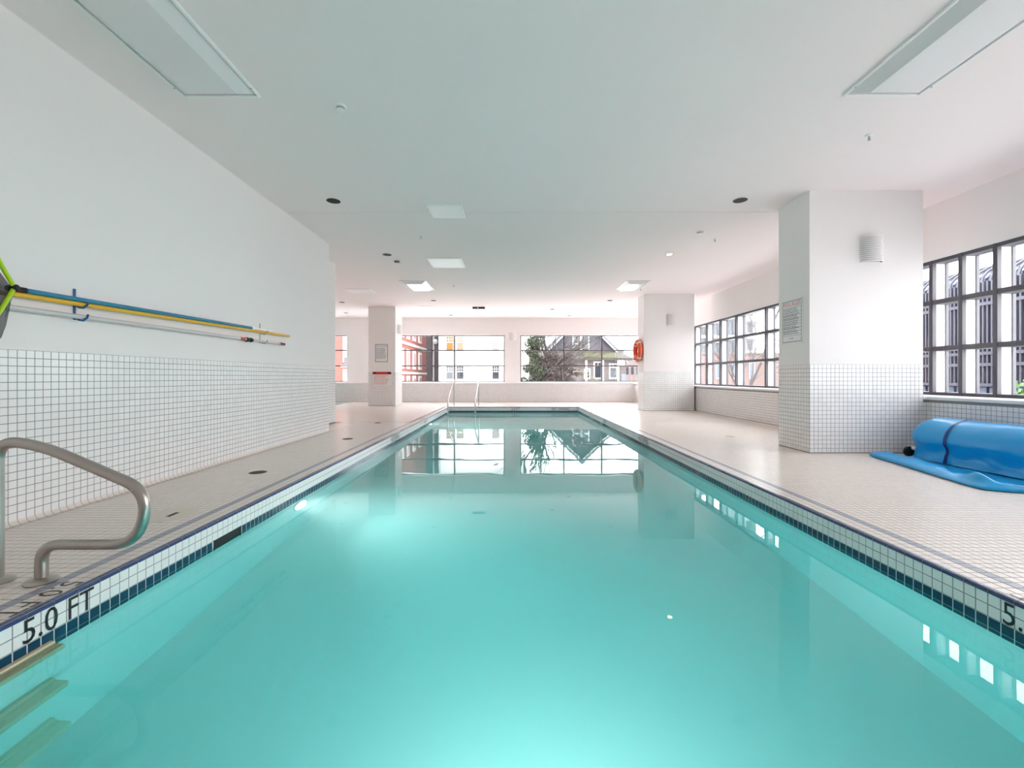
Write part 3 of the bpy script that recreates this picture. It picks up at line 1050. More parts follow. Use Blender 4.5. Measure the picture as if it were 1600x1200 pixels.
# ------------------------------------------------------------------ life ring on the second column
rc_ = Vector((3.63 - .075, 12.32, 1.66))
root = empty('life_ring', rc_, 'orange life ring hanging on the second right column', 'life ring')
obj('ring', MB().torus(rc_, .25, .068, 'X', 44, 16), 'orange', root, smooth=True)
for k in range(4):
    a0 = PI / 4 + k * PI / 2
    band = MB()
    band.grid([[(rc_.x + .0705 * math.sin(b), rc_.y + (.25 + .0705 * math.cos(b)) * math.cos(a0 + da), rc_.z + (.25 + .0705 * math.cos(b)) * math.sin(a0 + da)) for b in np.linspace(0, 2 * PI, 17)] for da in (-.1, -.03, .03, .1)])
    obj('band', band, 'rope', root, smooth=True)
rp = []
for i in range(81):
    a = 2 * PI * i / 80
    rr = .33 + .022 * abs(math.sin(2 * (a - PI / 4)))
    rp.append((rc_.x - .01, rc_.y + rr * math.cos(a), rc_.z + rr * math.sin(a)))
obj('grab_rope', MB().tube(rp, .006, 6), 'rope', root, smooth=True)
obj('bracket', MB().tube([(3.63, 12.32, 1.93), (3.53, 12.32, 1.89), (3.48, 12.32, 1.86), (3.47, 12.32, 1.96)], .008, 8).bbox(3.615, 3.631, 12.28, 12.36, 1.85, 2.0, .003), 'grey_metal', root)
obj('pegs', MB().bbox(3.615, 3.631, 12.2, 12.44, 1.40, 1.46, .003).tube([(3.62, 12.25, 1.43), (3.42, 12.25, 1.41)], .012, 8), 'dark', root)

# ------------------------------------------------------------------ poles on the left wall
xb = XL + .055                                     # blue and yellow poles lie against the hooks
root = empty('skimmer_net', (xb, 2.64, 1.455), 'blue handled leaf skimmer with lime frame and black net bag', 'net')
obj('pole', MB().tube([(xb, 2.74, 1.464), (xb, 5.2, 1.499)], .0165, 14), 'pole_blue', root, smooth='auto')
obj('inner_pole', MB().tube([(xb, 5.2, 1.499), (xb, 5.63, 1.505)], .012, 12), 'white_metal', root, smooth='auto')
obj('collar', MB().tube([(xb, 5.15, 1.498), (xb, 5.22, 1.4995)], .019, 14), 'white_metal', root, smooth='auto')
obj('grip', MB().tube([(xb, 2.655, 1.461), (xb, 2.755, 1.4645)], .0185, 12), 'dark', root, smooth='auto')
xn = XL + .115
ap = Vector((xn, 2.66, 1.458))
fr = MB()
up_arm = [(xn, 2.635, 1.468), (xn + .01, 2.562, 1.578), (xn + .02, 2.520, 1.64), (xn + .03, 2.460, 1.68), (xn + .05, 2.30, 1.69), (xn + .06, 2.05, 1.68), (xn + .06, 2.0, 1.65)]
dn_arm = [(xn, 2.635, 1.452), (xn + .01, 2.562, 1.318), (xn + .02, 2.520, 1.26), (xn + .03, 2.460, 1.22), (xn + .05, 2.30, 1.21), (xn + .06, 2.05, 1.22), (xn + .06, 2.0, 1.25)]
fr.tube(up_arm, .0115, 10).tube(dn_arm, .0115, 10).tube([up_arm[-1], dn_arm[-1]], .0115, 10)
obj('net_frame', fr, 'lime', root, smooth='auto')
obj('hub', MB().lathe((xn, 2.642, 1.46), [(.012, -.02), (.02, -.012), (.02, .012), (.012, .02)], 12, 'X'), 'dark', root)
bag = []
zbot = [(2.645, 1.37), (2.63, 1.26), (2.60, 1.16), (2.56, 1.11), (2.40, 1.06), (2.2, 1.07), (2.0, 1.13)]
for i in range(29):
    y_ = 2.645 - .645 * i / 28
    zt_ = np.interp(-y_, [-q[1] for q in up_arm], [q[2] for q in up_arm]) - .004
    zb_ = np.interp(-y_, [-q[0] for q in zbot], [q[1] for q in zbot])
    bag.append([(xn - .018 + .012 * math.sin(5 * s_ + 3 * y_ * 4) - .014 * math.sin(PI * s_), y_ + .012 * math.sin(PI * s_), zt_ * (1 - s_) + zb_ * s_) for s_ in np.linspace(0, 1, 19)])
obj('net_bag', MB().grid(bag), 'net', root, smooth=True)

yb = xb + .002
root = empty('telescopic_pole', (yb, 2.0, 1.43), 'yellow pole lying below the blue pole on the left wall', 'pole')
obj('shaft', MB().tube([(yb, 1.9, 1.418), (yb, 6.0, 1.483)], .0155, 14), 'pole_yellow', root, smooth='auto')
obj('end_cap', MB().tube([(yb, 5.985, 1.4828), (yb, 6.02, 1.4833)], .0165, 14), 'pole_yellow', root, smooth='auto')
root = empty('telescopic_pole', (xb, 2.0, 1.35), 'grey pole with red end cap, lowest on left wall', 'pole')
obj('shaft', MB().tube([(xb, 1.9, 1.344), (xb, 5.05, 1.358)], .0165, 14), 'pole_grey', root, smooth='auto')
obj('inner_shaft', MB().tube([(xb, 5.05, 1.358), (xb, 5.80, 1.3615)], .013, 14), 'pole_grey', root, smooth='auto')
obj('label_band', MB().tube([(xb, 4.93, 1.3575), (xb, 5.02, 1.358)], .0172, 14), 'red', root, smooth='auto')
obj('clamp', MB().lathe((xb, 5.04, 1.356), [(.022, 0), (.027, .02), (.021, .06), (.027, .10), (.020, .13)], 12, 'Y'), 'dark', root)
obj('end_cap', MB().tube([(xb, 5.79, 1.3615), (xb, 5.9, 1.362)], .018, 14), mat('dark_red_cap', (.25, .02, .03), .4), root, smooth='auto')


def hook_rack(y, mt, label, zs):
    root = empty('pole_hook', (XL, y, 1.45), label, 'hook', 'pole hooks on the left wall')
    obj('strap', MB().bbox(XL, XL + .008, y - .009, y + .009, zs[1] - .005, zs[0] + .125, .002), mt, root)
    for z in zs:
        h = [(XL + .004, y + .004, z + .02), (XL + .03, y + .004, z - .006), (XL + .06, y + .006, z - .010), (XL + .085, y + .008, z + .008), (XL + .092, y + .010, z + .034)]
        obj('hook', MB().tube(h, .007, 8), mt, root, smooth='auto')


hook_rack(3.115, 'hook_blue', 'blue wall hook near the net holding the poles', (1.4235, 1.335))
hook_rack(5.42, 'grey_metal', 'grey wall hook holding the far ends of poles', (1.460, 1.3485))


# ------------------------------------------------------------------ near grab rail and ladder steps
def bend(pts, r, n=8):
    """polyline with rounded corners"""
    out = [Vector(pts[0])]
    for i in range(1, len(pts) - 1):
        p, a, b = Vector(pts[i]), Vector(pts[i - 1]), Vector(pts[i + 1])
        d1, d2 = (a - p), (b - p)
        k = min(r if not isinstance(r, list) else r[i - 1], d1.length * .49, d2.length * .49)
        s, e = p + d1.normalized() * k, p + d2.normalized() * k
        for j in range(n + 1):
            t = j / n
            out.append(s * (1 - t) ** 2 + p * 2 * t * (1 - t) + e * t * t)
    out.append(Vector(pts[-1]))
    return out


ry = 1.985
root = empty('grab_rail', (-2.2, ry, 0), 'bent stainless grab rail on left deck beside the pool edge', 'rail')
path = [(-2.115, ry, 0.0), (-2.115, ry, .17), (-1.68, ry, .17), (-1.63, ry, .41), (-2.10, ry, .61), (-2.315, ry, .645), (-2.315, ry, 0.0)]
obj('tube', MB().tube(bend(path, [.14, .2, .16, .1, .14], 12), .0235, 20), 'steel', root, smooth='auto')
for fx in (-2.115, -2.315):
    obj('flange', MB().lathe((fx, ry, .001), [(.058, 0), (.06, .006), (.052, .016), (.034, .022), (.026, .024)], 28), 'steel', root, smooth='auto')
root_r = root
obj('rivet', MB().lathe((-1.69, ry - .0245, .42), [(.006, 0), (.006, .003)], 8, 'Y'), 'grey_metal', root)

for i, (z, xo) in enumerate(((-.165, .06), (-.50, .075), (-.82, .085))):
    lab = ('beige ladder step at the waterline under the grab rail', 'beige ladder step under water, second from the surface', 'beige ladder step under water, lowest one visible')[i]
    prof = [(PL + .002, z + .012), (PL + .022, z + .012), (PL + .026, z - .004), (PL + .036, z - .004), (PL + .038, z - .012), (PL + xo, z - .012), (PL + xo + .005, z - .02), (PL + xo, z - .05), (PL + .002, z - .05)]
    root = empty('ladder_step', (PL, 1.62, z), lab, 'step', 'ladder steps in the pool wall')
    obj('tread', MB().prism(prof, 1.40, 1.80), 'step', root)
    obj('end_cap', MB().box(PL + .004, PL + xo - .004, 1.80, 1.805, z - .046, z - .014), 'step', root)

# far ladder rails
for fx, lab in ((-1.78, 'bright steel pool handrail at far left pool corner'), (-1.005, 'bright steel pool handrail right of the corner one')):
    root = empty('hand_rail', (fx, 13.83, 0), lab, 'rail', 'far handrails')
    p = [(fx, 13.83, 0), (fx, 13.83, .85), (fx, 12.45, .26), (fx, 12.45, -1.0), (fx, 13.45, -1.0), (fx, 13.595, -1.0)]
    obj('tube', MB().tube(bend(p, [.12, .12, .1, .1], 8), .021, 12), 'chrome', root, smooth='auto')
    obj('flange', MB().lathe((fx, 13.83, .0015), [(.055, 0), (.055, .01), (.03, .018)], 20), 'chrome', root, smooth='auto')


# ------------------------------------------------------------------ drains and pool lamps
def drain(x, y, r, label, mt='drain'):
    root = empty('floor_drain', (x, y, 0), label, 'drain', 'round floor drains')
    obj('rim', MB().lathe((x, y, .0012), [(r, 0), (r, .002), (r * .86, .0028)], 24), mt, root)
    g = MB()
    for k in range(-3, 4):
        hw3 = math.sqrt(max(0, (r * .8) ** 2 - (k * r * .23) ** 2))
        g.box(x - hw3, x + hw3, y + k * r * .23 - r * .05, y + k * r * .23 + r * .05, .0038, .0052)
    obj('grate', g, mt, root)


drain(-2.446, 4.26, .078, 'brown round floor drain on left deck nearest the camera')
drain(-2.43, 6.56, .078, 'brown round floor drain on left deck by the wall end')
drain(-2.67, 8.85, .07, 'brown round floor drain on left deck, third from camera')
drain(3.41, 6.84, .07, 'pale worn floor drain on right deck behind near column', 'lid')
drain(3.5, 9.7, .065, 'pale worn floor drain on right deck, further one', 'lid')
root = empty('access_cover', (-2.29, 2.95, 0), 'round cream skimmer lid in left deck near grab rail', 'lid')
obj('ring', MB().lathe((-2.29, 2.95, .001), [(.165, 0), (.163, .0025), (.148, .003)], 36), 'lid', root)
obj('cover_plate', MB().lathe((-2.29, 2.95, .001), [(.143, 0), (.143, .003), (.05, .0042)], 36), 'lid', root)
obj('finger_slot', MB().box(-2.275, -2.245, 2.90, 2.99, .0045, .0056), 'dark', root)


def pool_light(c, axis, label, watts, spread=125):
    root = empty('pool_light', c, label, 'light', 'underwater lamps')
    k = 0 if axis == 'X' else 1
    o1, o2 = list(c), list(c)
    o1[k] += .002
    o2[k] += .006
    obj('lens', MB().lathe(o1, [(.10, 0), (.095, .014), (.06, .028), (.02, .032)], 28, axis), 'pool_lamp', root, smooth=True)
    obj('bezel', MB().torus(o2, .108, .008, axis, 32, 8), 'chrome', root, smooth=True)
    L = bpy.data.lights.new('pool_lamp', 'AREA')
    L.shape, L.size, L.energy, L.color, L.spread = 'DISK', .17, watts, (1, .98, .94), math.radians(spread)
    lo = bpy.data.objects.new('pool_lamp', L)
    o2[k] += .04
    lo.location = o2
    lo.rotation_euler = (0, -math.radians(97), 0) if axis == 'X' else (math.radians(105), 0, 0)
    COL.objects.link(lo)


pool_light((PL, 3.93, -.37), 'X', 'glowing round underwater lamp in the left pool wall, nearer one', 17)
pool_light((PL, 10.3, -.33), 'X', 'glowing round underwater lamp in the left pool wall, far one', 17)
pool_light((.1, PN, -.85), 'Y', 'unseen underwater lamp added in the near end wall of the pool', 32, 140)  # extra lamp out of view, added to brighten the water


# ------------------------------------------------------------------ blue solar cover on its roller
def nz(a, b, s=1.0):
    return (math.sin(a * 3.1 + b * 1.7) + math.sin(a * 5.3 - b * 2.9 + 1.3) * .6 + math.sin(a * 1.3 + b * 6.1 + .4) * .5) * s


root = empty('pool_cover', (4.74, 4.2, 0), 'bright blue rolled pool cover on floor beside the near column', 'cover')
YR0, YR1 = 2.0, 5.02
XC, ZC, RR = 4.745, .245, .215
sec = []
NY = 90
for i in range(NY + 1):
    y_ = YR1 + (YR0 - YR1) * i / NY
    d = YR1 - y_
    e = min(1, .80 + d * 2.2)                          # the roll narrows a little at its far end
    R0 = RR * e * (1 + .035 * math.sin(d * 2.3) + .03 * math.exp(-((d - .25) / .18) ** 2))
    row = []
    for j in range(34):                                # back bottom, over the top, to the front
        a = math.radians(-70 + 255 * j / 33)
        r_ = R0 * (1 + .03 * math.sin(2 * a + d * 3) + .006 * nz(d * 6, a * 3)) * (1.05 if a < PI / 2 else 1.0)
        row.append((XC + r_ * math.cos(a), y_, ZC + r_ * math.sin(a)))
    x9, _, z9 = row[-1]
    for j in range(1, 9):                              # hanging front
        t = j / 8
        row.append((x9 + (.03 * math.sin(PI * t) + .02 * t) + .006 * nz(d * 5, t * 4), y_, z9 * (1 - t) + .018 * t))
    sec.append(row)
obj('cover_roll', MB().grid(sec), 'cover', root, smooth=True)
endc = MB()
ring = sec[0]
endc.add([(XC, YR1 + .005, ZC)] + ring, [(0, k, k + 1) for k in range(1, len(ring))])
obj('roll_end', endc, 'cover', root)


def edge_x(y_):
    pts = [(5.13, 4.19), (4.6, 4.07), (4.1, 3.95), (3.7, 3.86), (3.58, 3.86), (3.5, 4.0), (3.42, 4.35), (3.40, 4.5)]
    for (ya, xa), (yb_, xb_) in zip(pts, pts[1:]):
        if ya >= y_ >= yb_:
            t = (ya - y_) / (ya - yb_)
            return xa * (1 - t) + xb_ * t
    return pts[-1][1]


flap = []
for i in range(71):
    y_ = 5.13 + (3.40 - 5.13) * i / 70
    xe = edge_x(y_)
    d = 5.13 - y_
    up = .012 + .016 * (1 + math.sin(d * 3.2)) * .5
    corner = math.exp(-((y_ - 3.72) / .13) ** 2)
    row = []
    xin = 4.60
    for j in range(15):                                # lower layer out to the edge
        t = j / 14
        row.append((xin + (xe - xin) * t, y_, .006 + .012 * math.sin(PI * t) * (1 + .4 * nz(d * 3, t * 2))))
    for j in range(1, 6):                              # rounded lip
        a = PI * j / 6
        row.append((xe - .012 * math.sin(a), y_, .006 + (up + .012) * (1 - math.cos(a)) / 2))
    wfold = .22 + .05 * math.sin(d * 4)
    for j in range(1, 13):                             # folded back on top
        t = j / 12
        row.append((xe + wfold * t, y_, .018 + up + .022 * math.sin(PI * t) + .010 * nz(d * 5 + 1, t * 3) * t + corner * .06 * math.exp(-((t - .45) / .2) ** 2)))
    flap.append(row)
obj('cover_flap', MB().grid(flap), 'cover', root, smooth=True)
# seam tape over the roll
tape = []
for dy in (0, .012, .024, .036):
    y_ = 4.63 - dy
    i = (YR1 - y_) / (YR1 - YR0) * NY
    a_, b_ = sec[int(i)], sec[min(int(i) + 1, NY)]
    t = i - int(i)
    tape.append([((p[0] * (1 - t) + q[0] * t - XC) * 1.012 + XC - (.004 if k > 30 else 0), p[1] * (1 - t) + q[1] * t - .035 * math.sin(PI * max(0, k - 16) / 26), (p[2] * (1 - t) + q[2] * t - ZC) * 1.012 + ZC) for k, (p, q) in enumerate(zip(a_, b_))][8:])
obj('seam_tape', MB().grid(tape), 'cover_dark', root, smooth=True)
obj('axle', MB().tube([(4.66, 5.0, .10), (4.66, 5.17, .10)], .02, 12), 'white_metal', root)
obj('wheel', MB().lathe((4.63, 5.10, .062), [(.04, 0), (.058, .008), (.06, .02), (.058, .032), (.04, .04)], 24, 'Y'), 'dark', root, smooth='auto')

# ------------------------------------------------------------------ outside
structure('ground', MB().box(-90, 90, -60, 160, -1.3, -1.0), 'ground')
M['brick_red'] = brick_mat('red_brickwork', (.16, .030, .022), (.19, .038, .027), (.19, .12, .105), .23, .075, .008)
M['brick_pink'] = brick_mat('pale_brickwork', (.10, .062, .057), (.12, .073, .065), (.13, .105, .10), .23, .075, .008)
M['siding'] = brick_mat('white_siding', (.70, .70, .70), (.70, .70, .70), (.52, .52, .53), 60.0, .14, .010, 0.0, .6)
M['trimw'] = mat('white_house_trim', (.36, .36, .36), .5)
M['glass_dark'] = mat('dark_window_pane', (.022, .024, .03), .08, spec=.6)
M['curtain_orange'] = mat('orange_curtain', (.15, .07, .008), .8)
M['curtain_beige'] = mat('beige_curtain', (.16, .11, .075), .8)
M['curtain_pink'] = mat('pale_pink_curtain', (.18, .13, .128), .8)
M['house_grey'] = mat('grey_house_siding', (.05, .046, .058), .8, noise=(2, .1))
M['house_roof'] = mat('mossy_shingles', (.032, .025, .02), .9, noise=(1.4, .35))
M['moss'] = mat('green_moss', (.032, .033, .008), .95, noise=(4, .3))
M['house_pale'] = mat('pale_house_boards', (.09, .075, .073), .8)
M['fascia'] = mat('slate_fascia', (.06, .07, .09), .6)
M['dark_wall'] = mat('dark_alley_wall', (.035, .03, .034), .8)
M['bark'] = mat('brown_bark', (.026, .02, .018), .95, noise=(6, .3))
M['bark_grey'] = mat('grey_bark', (.06, .052, .052), .95)
M['leaf'] = mat('dark_evergreen', (.022, .028, .012), .8, island=.5)
M['leaf2'] = mat('brown_twigs', (.032, .022, .018), .9, island=.4)
M['screen'] = mat('pale_metal_slat', (.05, .05, .07), .45, metal=.2)
M['screen_glass'] = mat('blue_curtain_wall', (.022, .026, .045), .2, spec=.4)
M['panel_blue'] = mat('pale_blue_panel', (.075, .09, .13), .3)
M['tower'] = mat('white_tower', (.16, .16, .165), .7)
M['block_blue'] = mat('pale_blue_block', (.06, .08, .10), .6)
M['plant'] = mat('fresh_green_leaf', (.06, .15, .03), .6, island=.3)


def house_window(parent, x0, x1, z0, z1, y, pane, split=.42, grid=(3, 2), trim=.07):
    """double hung window in a wall facing -y"""
    root = obj('window', MB().box(x0 - trim, x0, y - .06, y, z0 - trim, z1 + trim).box(x1, x1 + trim, y - .06, y, z0 - trim, z1 + trim)
               .box(x0, x1, y - .06, y, z1, z1 + trim).box(x0 - trim, x1 + trim, y - .08, y, z0 - trim, z0), 'trimw', parent)
    zm = z1 - (z1 - z0) * split
    obj('pane', MB().box(x0, x1, y - .03, y - .01, z0, zm - .03).box(x0, x1, y - .03, y - .01, zm + .03, z1), pane, root)
    m = MB().box(x0, x1, y - .05, y - .02, zm - .04, zm + .04)
    for i in range(1, grid[0]):
        xx = x0 + (x1 - x0) * i / grid[0]
        m.box(xx - .025, xx + .025, y - .045, y - .02, zm + .04, z1)
    for i in range(1, grid[1]):
        zz = zm + (z1 - zm) * i / grid[1]
        m.box(x0, x1, y - .045, y - .02, zz - .025, zz + .025)
    obj('muntin', m, 'trimw', root)
    return root


# white sided house behind the middle far window
YH = 46.0
px = lambda x, Y: (x - 798) / F * Y
pz = lambda y, Y: CAM_Z + (589 - y) / F * Y
root = empty('white_house', (px(752, YH), YH, -1), 'white sided house with paned windows outside the middle far window', 'house')
obj('wall', MB().box(px(686, YH), px(818, YH), YH, YH + 10, -1, 9), 'siding', root)
obj('corner_board', MB().box(px(686, YH) - .03, px(686, YH) + .2, YH - .04, YH + .1, -1, 9), 'trimw', root)
obj('roof', MB().prism([(px(680, YH), 9), (px(824, YH), 9), (px(752, YH), 13)], YH - .4, YH + 10.4), 'house_roof', root)
for (xa, xb_), up_, lo_ in (((698, 708), 'curtain_orange', 'glass_dark'), ((714, 724), 'curtain_beige', 'glass_dark'), ((769.5, 779.5), 'curtain_pink', 'glass_dark')):
    house_window(root, px(xa, YH), px(xb_, YH), pz(547, YH), pz(526, YH), YH, up_)
    house_window(root, px(xa, YH), px(xb_, YH), pz(592, YH), pz(572.5, YH), YH, lo_)

# brick building to its left: front at y = 38, flank running back
root = empty('brick_building', (-16, 40, -1), 'red brick building with white window trim outside left far windows', 'building')
obj('wall', MB().box(-26, -10.0, 38, 52, -1, 12), 'brick_red', root)
obj('front_trim', MB().box(px(536.5, 38), px(544, 38), 37.9, 38.02, 2.2, 12).box(px(536.5, 38), px(544, 38), 37.9, 38.02, -1, 1.6).box(px(533, 38), px(544, 38), 37.85, 38.02, 1.75, 1.95), 'trimw', root)
obj('front_pane', MB().box(px(538.5, 38), px(546, 38), 37.88, 38.0, 1.95, 2.6), 'glass_dark', root)
for k, (ya, yb_) in enumerate(((39.9, 41.0), (42.2, 43.4), (44.8, 46.2), (47.6, 49.2))):
    for (za, zb_) in ((-.2, 1.05), (1.7, 3.6), (4.6, 6.4)):
        wv = obj('window', MB().box(-10.0, -9.93, ya, yb_, za, zb_), 'trimw', root)
        if k > 0:
            obj('pane', MB().box(-9.93, -9.92, ya + .45, yb_ - .2, za + .25, zb_ - .25), 'curtain_pink', wv)
obj('band_course', MB().box(-10.0, -9.9, 38, 52, 1.2, 1.42).box(-10.0, -9.9, 38, 52, 4.0, 4.25), 'trimw', root)
# dark building closing the alley
root = empty('dark_building', (-9, 58, -1), 'dark narrow building at end of alley beside the white house', 'building')
obj('wall', MB().box(-14, -6.5, 58, 62, -1, 14), 'dark_wall', root)
obj('drain_pipe', MB().tube([(px(677, 55), 55, -1), (px(677, 55), 55, 12)], .12, 8), mat('grey_pipe', (.2, .2, .2), .6), root)
obj('fire_escape', MB().box(px(679, 52), px(686, 52), 51.5, 52, 2.0, 2.15).box(px(679, 52), px(686, 52), 51.5, 52, 4.6, 4.75).box(px(684, 52), px(685, 52), 51.5, 51.6, -1, 8), mat('rust_black', (.05, .03, .03), .7), root)
root = empty('globe_lamp', (px(680, 50), 50, -1), 'white globe lamp in the dark alley beside white house', 'lamp')
obj('globe', MB().lathe((px(680, 50), 50, pz(534, 50)), [(.02, -.3), (.2, -.22), (.3, 0), (.2, .22), (.02, .3)], 16), 'trimw', root, smooth=True)
obj('post', MB().tube([(px(680, 50), 50, -1), (px(680, 50), 50, pz(538, 50))], .05, 8), 'dark_wall', root)

# grey gabled house behind the right far window
YG = 40.0
root = empty('gabled_house', (px(908, YG), YG, -1), 'grey gabled house with mossy porch roof outside right far window', 'house')
xa, xb_ = px(842, YG), px(974, YG)
ze, zp = pz(561, YG), pz(561, YG) + (xb_ - xa) / 2 * .98
obj('wall', MB().prism([(xa, -1), (xb_, -1), (xb_, ze), ((xa + xb_) / 2, zp), (xa, ze)], YG, YG + 10), 'house_grey', root)
rt = .22
for s in (-1, 1):
    xm = (xa + xb_) / 2
    ex = xm + s * ((xb_ - xa) / 2 + .35)
    obj('roof_slope', MB().prism([(xm, zp + .05), (ex, ze - .3), (ex, ze - .3 + rt), (xm, zp + .05 + rt)], YG - .5, YG + 10.4), 'house_roof', root)
    obj('fascia', MB().prism([(xm, zp - .12), (ex, ze - .47), (ex, ze - .3), (xm, zp + .05)], YG - .56, YG - .5), 'trimw', root)
    obj('verge', MB().prism([(xm, zp + .05), (ex, ze - .3), (ex, ze - .3 + rt), (xm, zp + .05 + rt)], YG - .6, YG - .56), 'fascia', root)
house_window(root, px(896, YG), px(906.5, YG), pz(548, YG), pz(520, YG), YG, 'glass_dark', .62, (1, 1), .1)
house_window(root, px(909.5, YG), px(919, YG), pz(548, YG), pz(520, YG), YG, 'glass_dark', .62, (1, 1), .1)
zr1, zr0 = pz(548, YG), pz(560, YG - 2)
obj('porch_roof', MB().add([(xa - 1, YG - 2.6, zr0), (xb_ + .1, YG - 2.6, zr0), (xb_ - .4, YG, zr1), (xa - 1, YG, zr1), (xa - 1, YG - 2.6, zr0 - .18), (xb_ + .1, YG - 2.6, zr0 - .18), (xb_ - .4, YG, zr1 - .18), (xa - 1, YG, zr1 - .18)],
                           [(0, 1, 2, 3), (7, 6, 5, 4), (0, 4, 5, 1), (1, 5, 6, 2), (2, 6, 7, 3), (3, 7, 4, 0)]), 'house_roof', root)
ms = []
for i in range(15):
    row = []
    for j in range(6):
        t, s = i / 14, j / 5
        xx = px(912, YG - 2) + (px(962, YG - 2) - px(912, YG - 2)) * t
        row.append((xx, YG - 2.55 + 1.6 * s, zr0 + (zr1 - zr0) * (1.6 * s + .05) / 2.6 + .03 + .05 * math.sin(PI * s) * (1 + .5 * math.sin(7 * t))))
    ms.append(row)
obj('moss', MB().grid(ms), 'moss', root, smooth=True)
obj('soffit', MB().box(xa - 1, xb_ + .05, YG - .03, YG, pz(552, YG), zr1 + .12), 'house_pale', root)
obj('porch_front', MB().box(xa - 1, xb_ - .3, YG - 2.1, YG - 2.0, -1, zr0 - .1), 'house_pale', root)
for (a, b, t_) in ((914, 920, 578), (929, 939, 567), (953, 962, 570)):
    house_window(root, px(a, YG - 2), px(b, YG - 2), pz(590, YG - 2), pz(t_, YG - 2), YG - 2.1, 'glass_dark', .2, (2, 1), .12)
for a in (916, 942, 966):
    obj('porch_post', MB().box(px(a, YG - 2.4) - .09, px(a, YG - 2.4) + .09, YG - 2.45, YG - 2.3, -1, zr0 - .15), 'trimw', root)
obj('porch_sign', MB().bbox(px(965, 37), px(976, 37), 36.9, 37.0, pz(572, 37), pz(563, 37), .02), 'trimw', root)
obj('meter_box', MB().bbox(px(970, 37), px(976.5, 37), 36.7, 37.0, pz(597, 37), pz(585, 37), .02), 'panel_blue', root)

root = empty('pale_building', (18, 66, -1), 'pale pink building right of the gabled house', 'building')
obj('wall', MB().box(px(972, 62), px(1040, 62), 62, 70, -1, pz(560, 62)), mat('pale_pink_render', (.10, .076, .073), .8), root)
obj('parapet', MB().box(px(971, 62), px(1041, 62), 61.9, 70.1, pz(560, 62), pz(558, 62)), 'house_pale', root)
for k in range(3):
    obj('window', MB().box(px(978 + 8 * k, 62), px(982 + 8 * k, 62), 61.95, 62.0, pz(585, 62), pz(573, 62)), 'glass_dark', root)


# trees
def branch_mesh(mb, p, d, L, r, depth, spread=.55, kids=(2, 3), gravity=0.0, seg=3, rmin=.006):
    pts, q, dd = [p], Vector(p), Vector(d).normalized()
    for i in range(seg):
        dd = (dd + Vector((random.uniform(-1, 1), random.uniform(-1, 1), random.uniform(-1, 1))) * .16 + Vector((0, 0, gravity))).normalized()
        q = q + dd * (L / seg)
        pts.append(q.copy())
    mb.tube(pts, [max(rmin, r * (1 - .45 * i / seg)) for i in range(seg + 1)], 5 if depth < 3 else 7, cap=False)
    if depth <= 0:
        return
    for k in range(random.randint(*kids)):
        t = random.randint(1, seg)
        nd = (dd + Vector((random.uniform(-1, 1), random.uniform(-1, 1), random.uniform(-.5, 1))) * spread * 1.4).normalized()
        branch_mesh(mb, pts[t], nd, L * random.uniform(.6, .85), r * random.uniform(.45, .62), depth - 1, spread, kids, gravity, seg, rmin)


def leaf_cloud(n, centers, size, flat=.9):
    """n small leaf quads around given centres with radii"""
    V = np.zeros((n * 4, 3))
    c_ = np.array([c for c, _ in centers], float)
    rr = np.array([r for _, r in centers], float)
    wgt = rr.mean(1) ** 2
    idx = rng.choice(len(centers), n, p=wgt / wgt.sum())
    d = rng.normal(size=(n, 3))
    d /= np.linalg.norm(d, axis=1)[:, None]
    P = c_[idx] + d * rr[idx] * (rng.random((n, 1)) ** .45)
    a = rng.normal(size=(n, 3))
    a /= np.linalg.norm(a, axis=1)[:, None]
    b = np.cross(a, rng.normal(size=(n, 3)))
    b /= np.linalg.norm(b, axis=1)[:, None]
    s = size * (.6 + .8 * rng.random((n, 1)))
    V = np.stack([P - a * s, P - b * s * .45, P + a * s, P + b * s * .45], 1).reshape(-1, 3)
    return V, np.arange(n * 4).reshape(-1, 4)


def foliage(name, parent, n, centers, size, mt):
    V, Q = leaf_cloud(n, centers, size)
    me = raw_mesh(name, V - np.array(wloc(parent)), Q)
    return link(name, me, M[mt], parent)


YT_ = 31.0
root = empty('evergreen_tree', (px(838, YT_), YT_, -1), 'tangled evergreen tree in front of the gabled house', 'tree')
t = MB()
branch_mesh(t, Vector((px(845, YT_), YT_, -1)), Vector((.12, 0, 1)), 3.4, .17, 4, .6, (3, 4), 0.02, 4, .012)
branch_mesh(t, Vector((px(868, YT_), YT_ + .5, -1)), Vector((-.05, 0, 1)), 3.0, .12, 4, .6, (3, 4), 0.02, 4, .012)
branch_mesh(t, Vector((px(850, YT_), YT_ - .3, 1.2)), Vector((.8, 0, .7)), 2.2, .09, 3, .6, (2, 4), 0.0, 4, .012)
obj('trunk', t, 'bark', root)
cen = []
for _ in range(26):
    x_ = random.uniform(820, 846)
    y_ = random.uniform(520, 610)
    cen.append(((px(x_, YT_), YT_ + random.uniform(-.4, .8), pz(y_, YT_)), (.5, .6, .4)))
foliage('foliage', root, 9000, cen, .075, 'leaf')
cen = []
for _ in range(26):
    x_ = random.uniform(838, 905) if _ < 14 else random.uniform(850, 900)
    y_ = random.uniform(565, 612) if _ < 14 else random.uniform(556, 600)
    cen.append(((px(x_, YT_), YT_ + random.uniform(-.3, .9), pz(y_, YT_)), (.55, .6, .32)))
foliage('twigs', root, 6500, cen, .06, 'leaf2')
root = empty('fallen_branch', (px(912, 29), 29, 1), 'thin mossy bent branch crossing the porch of gabled house', 'branch')
obj('stem', MB().tube([(px(895, 29), 29, pz(581, 29)), (px(908, 29), 29, pz(580, 29)), (px(922, 29), 29.2, pz(587, 29)), (px(936, 29), 29.3, pz(595, 29)), (px(940, 29), 29.3, -1)], .035, 7), mat('mossy_bark', (.09, .08, .04), .9), root)
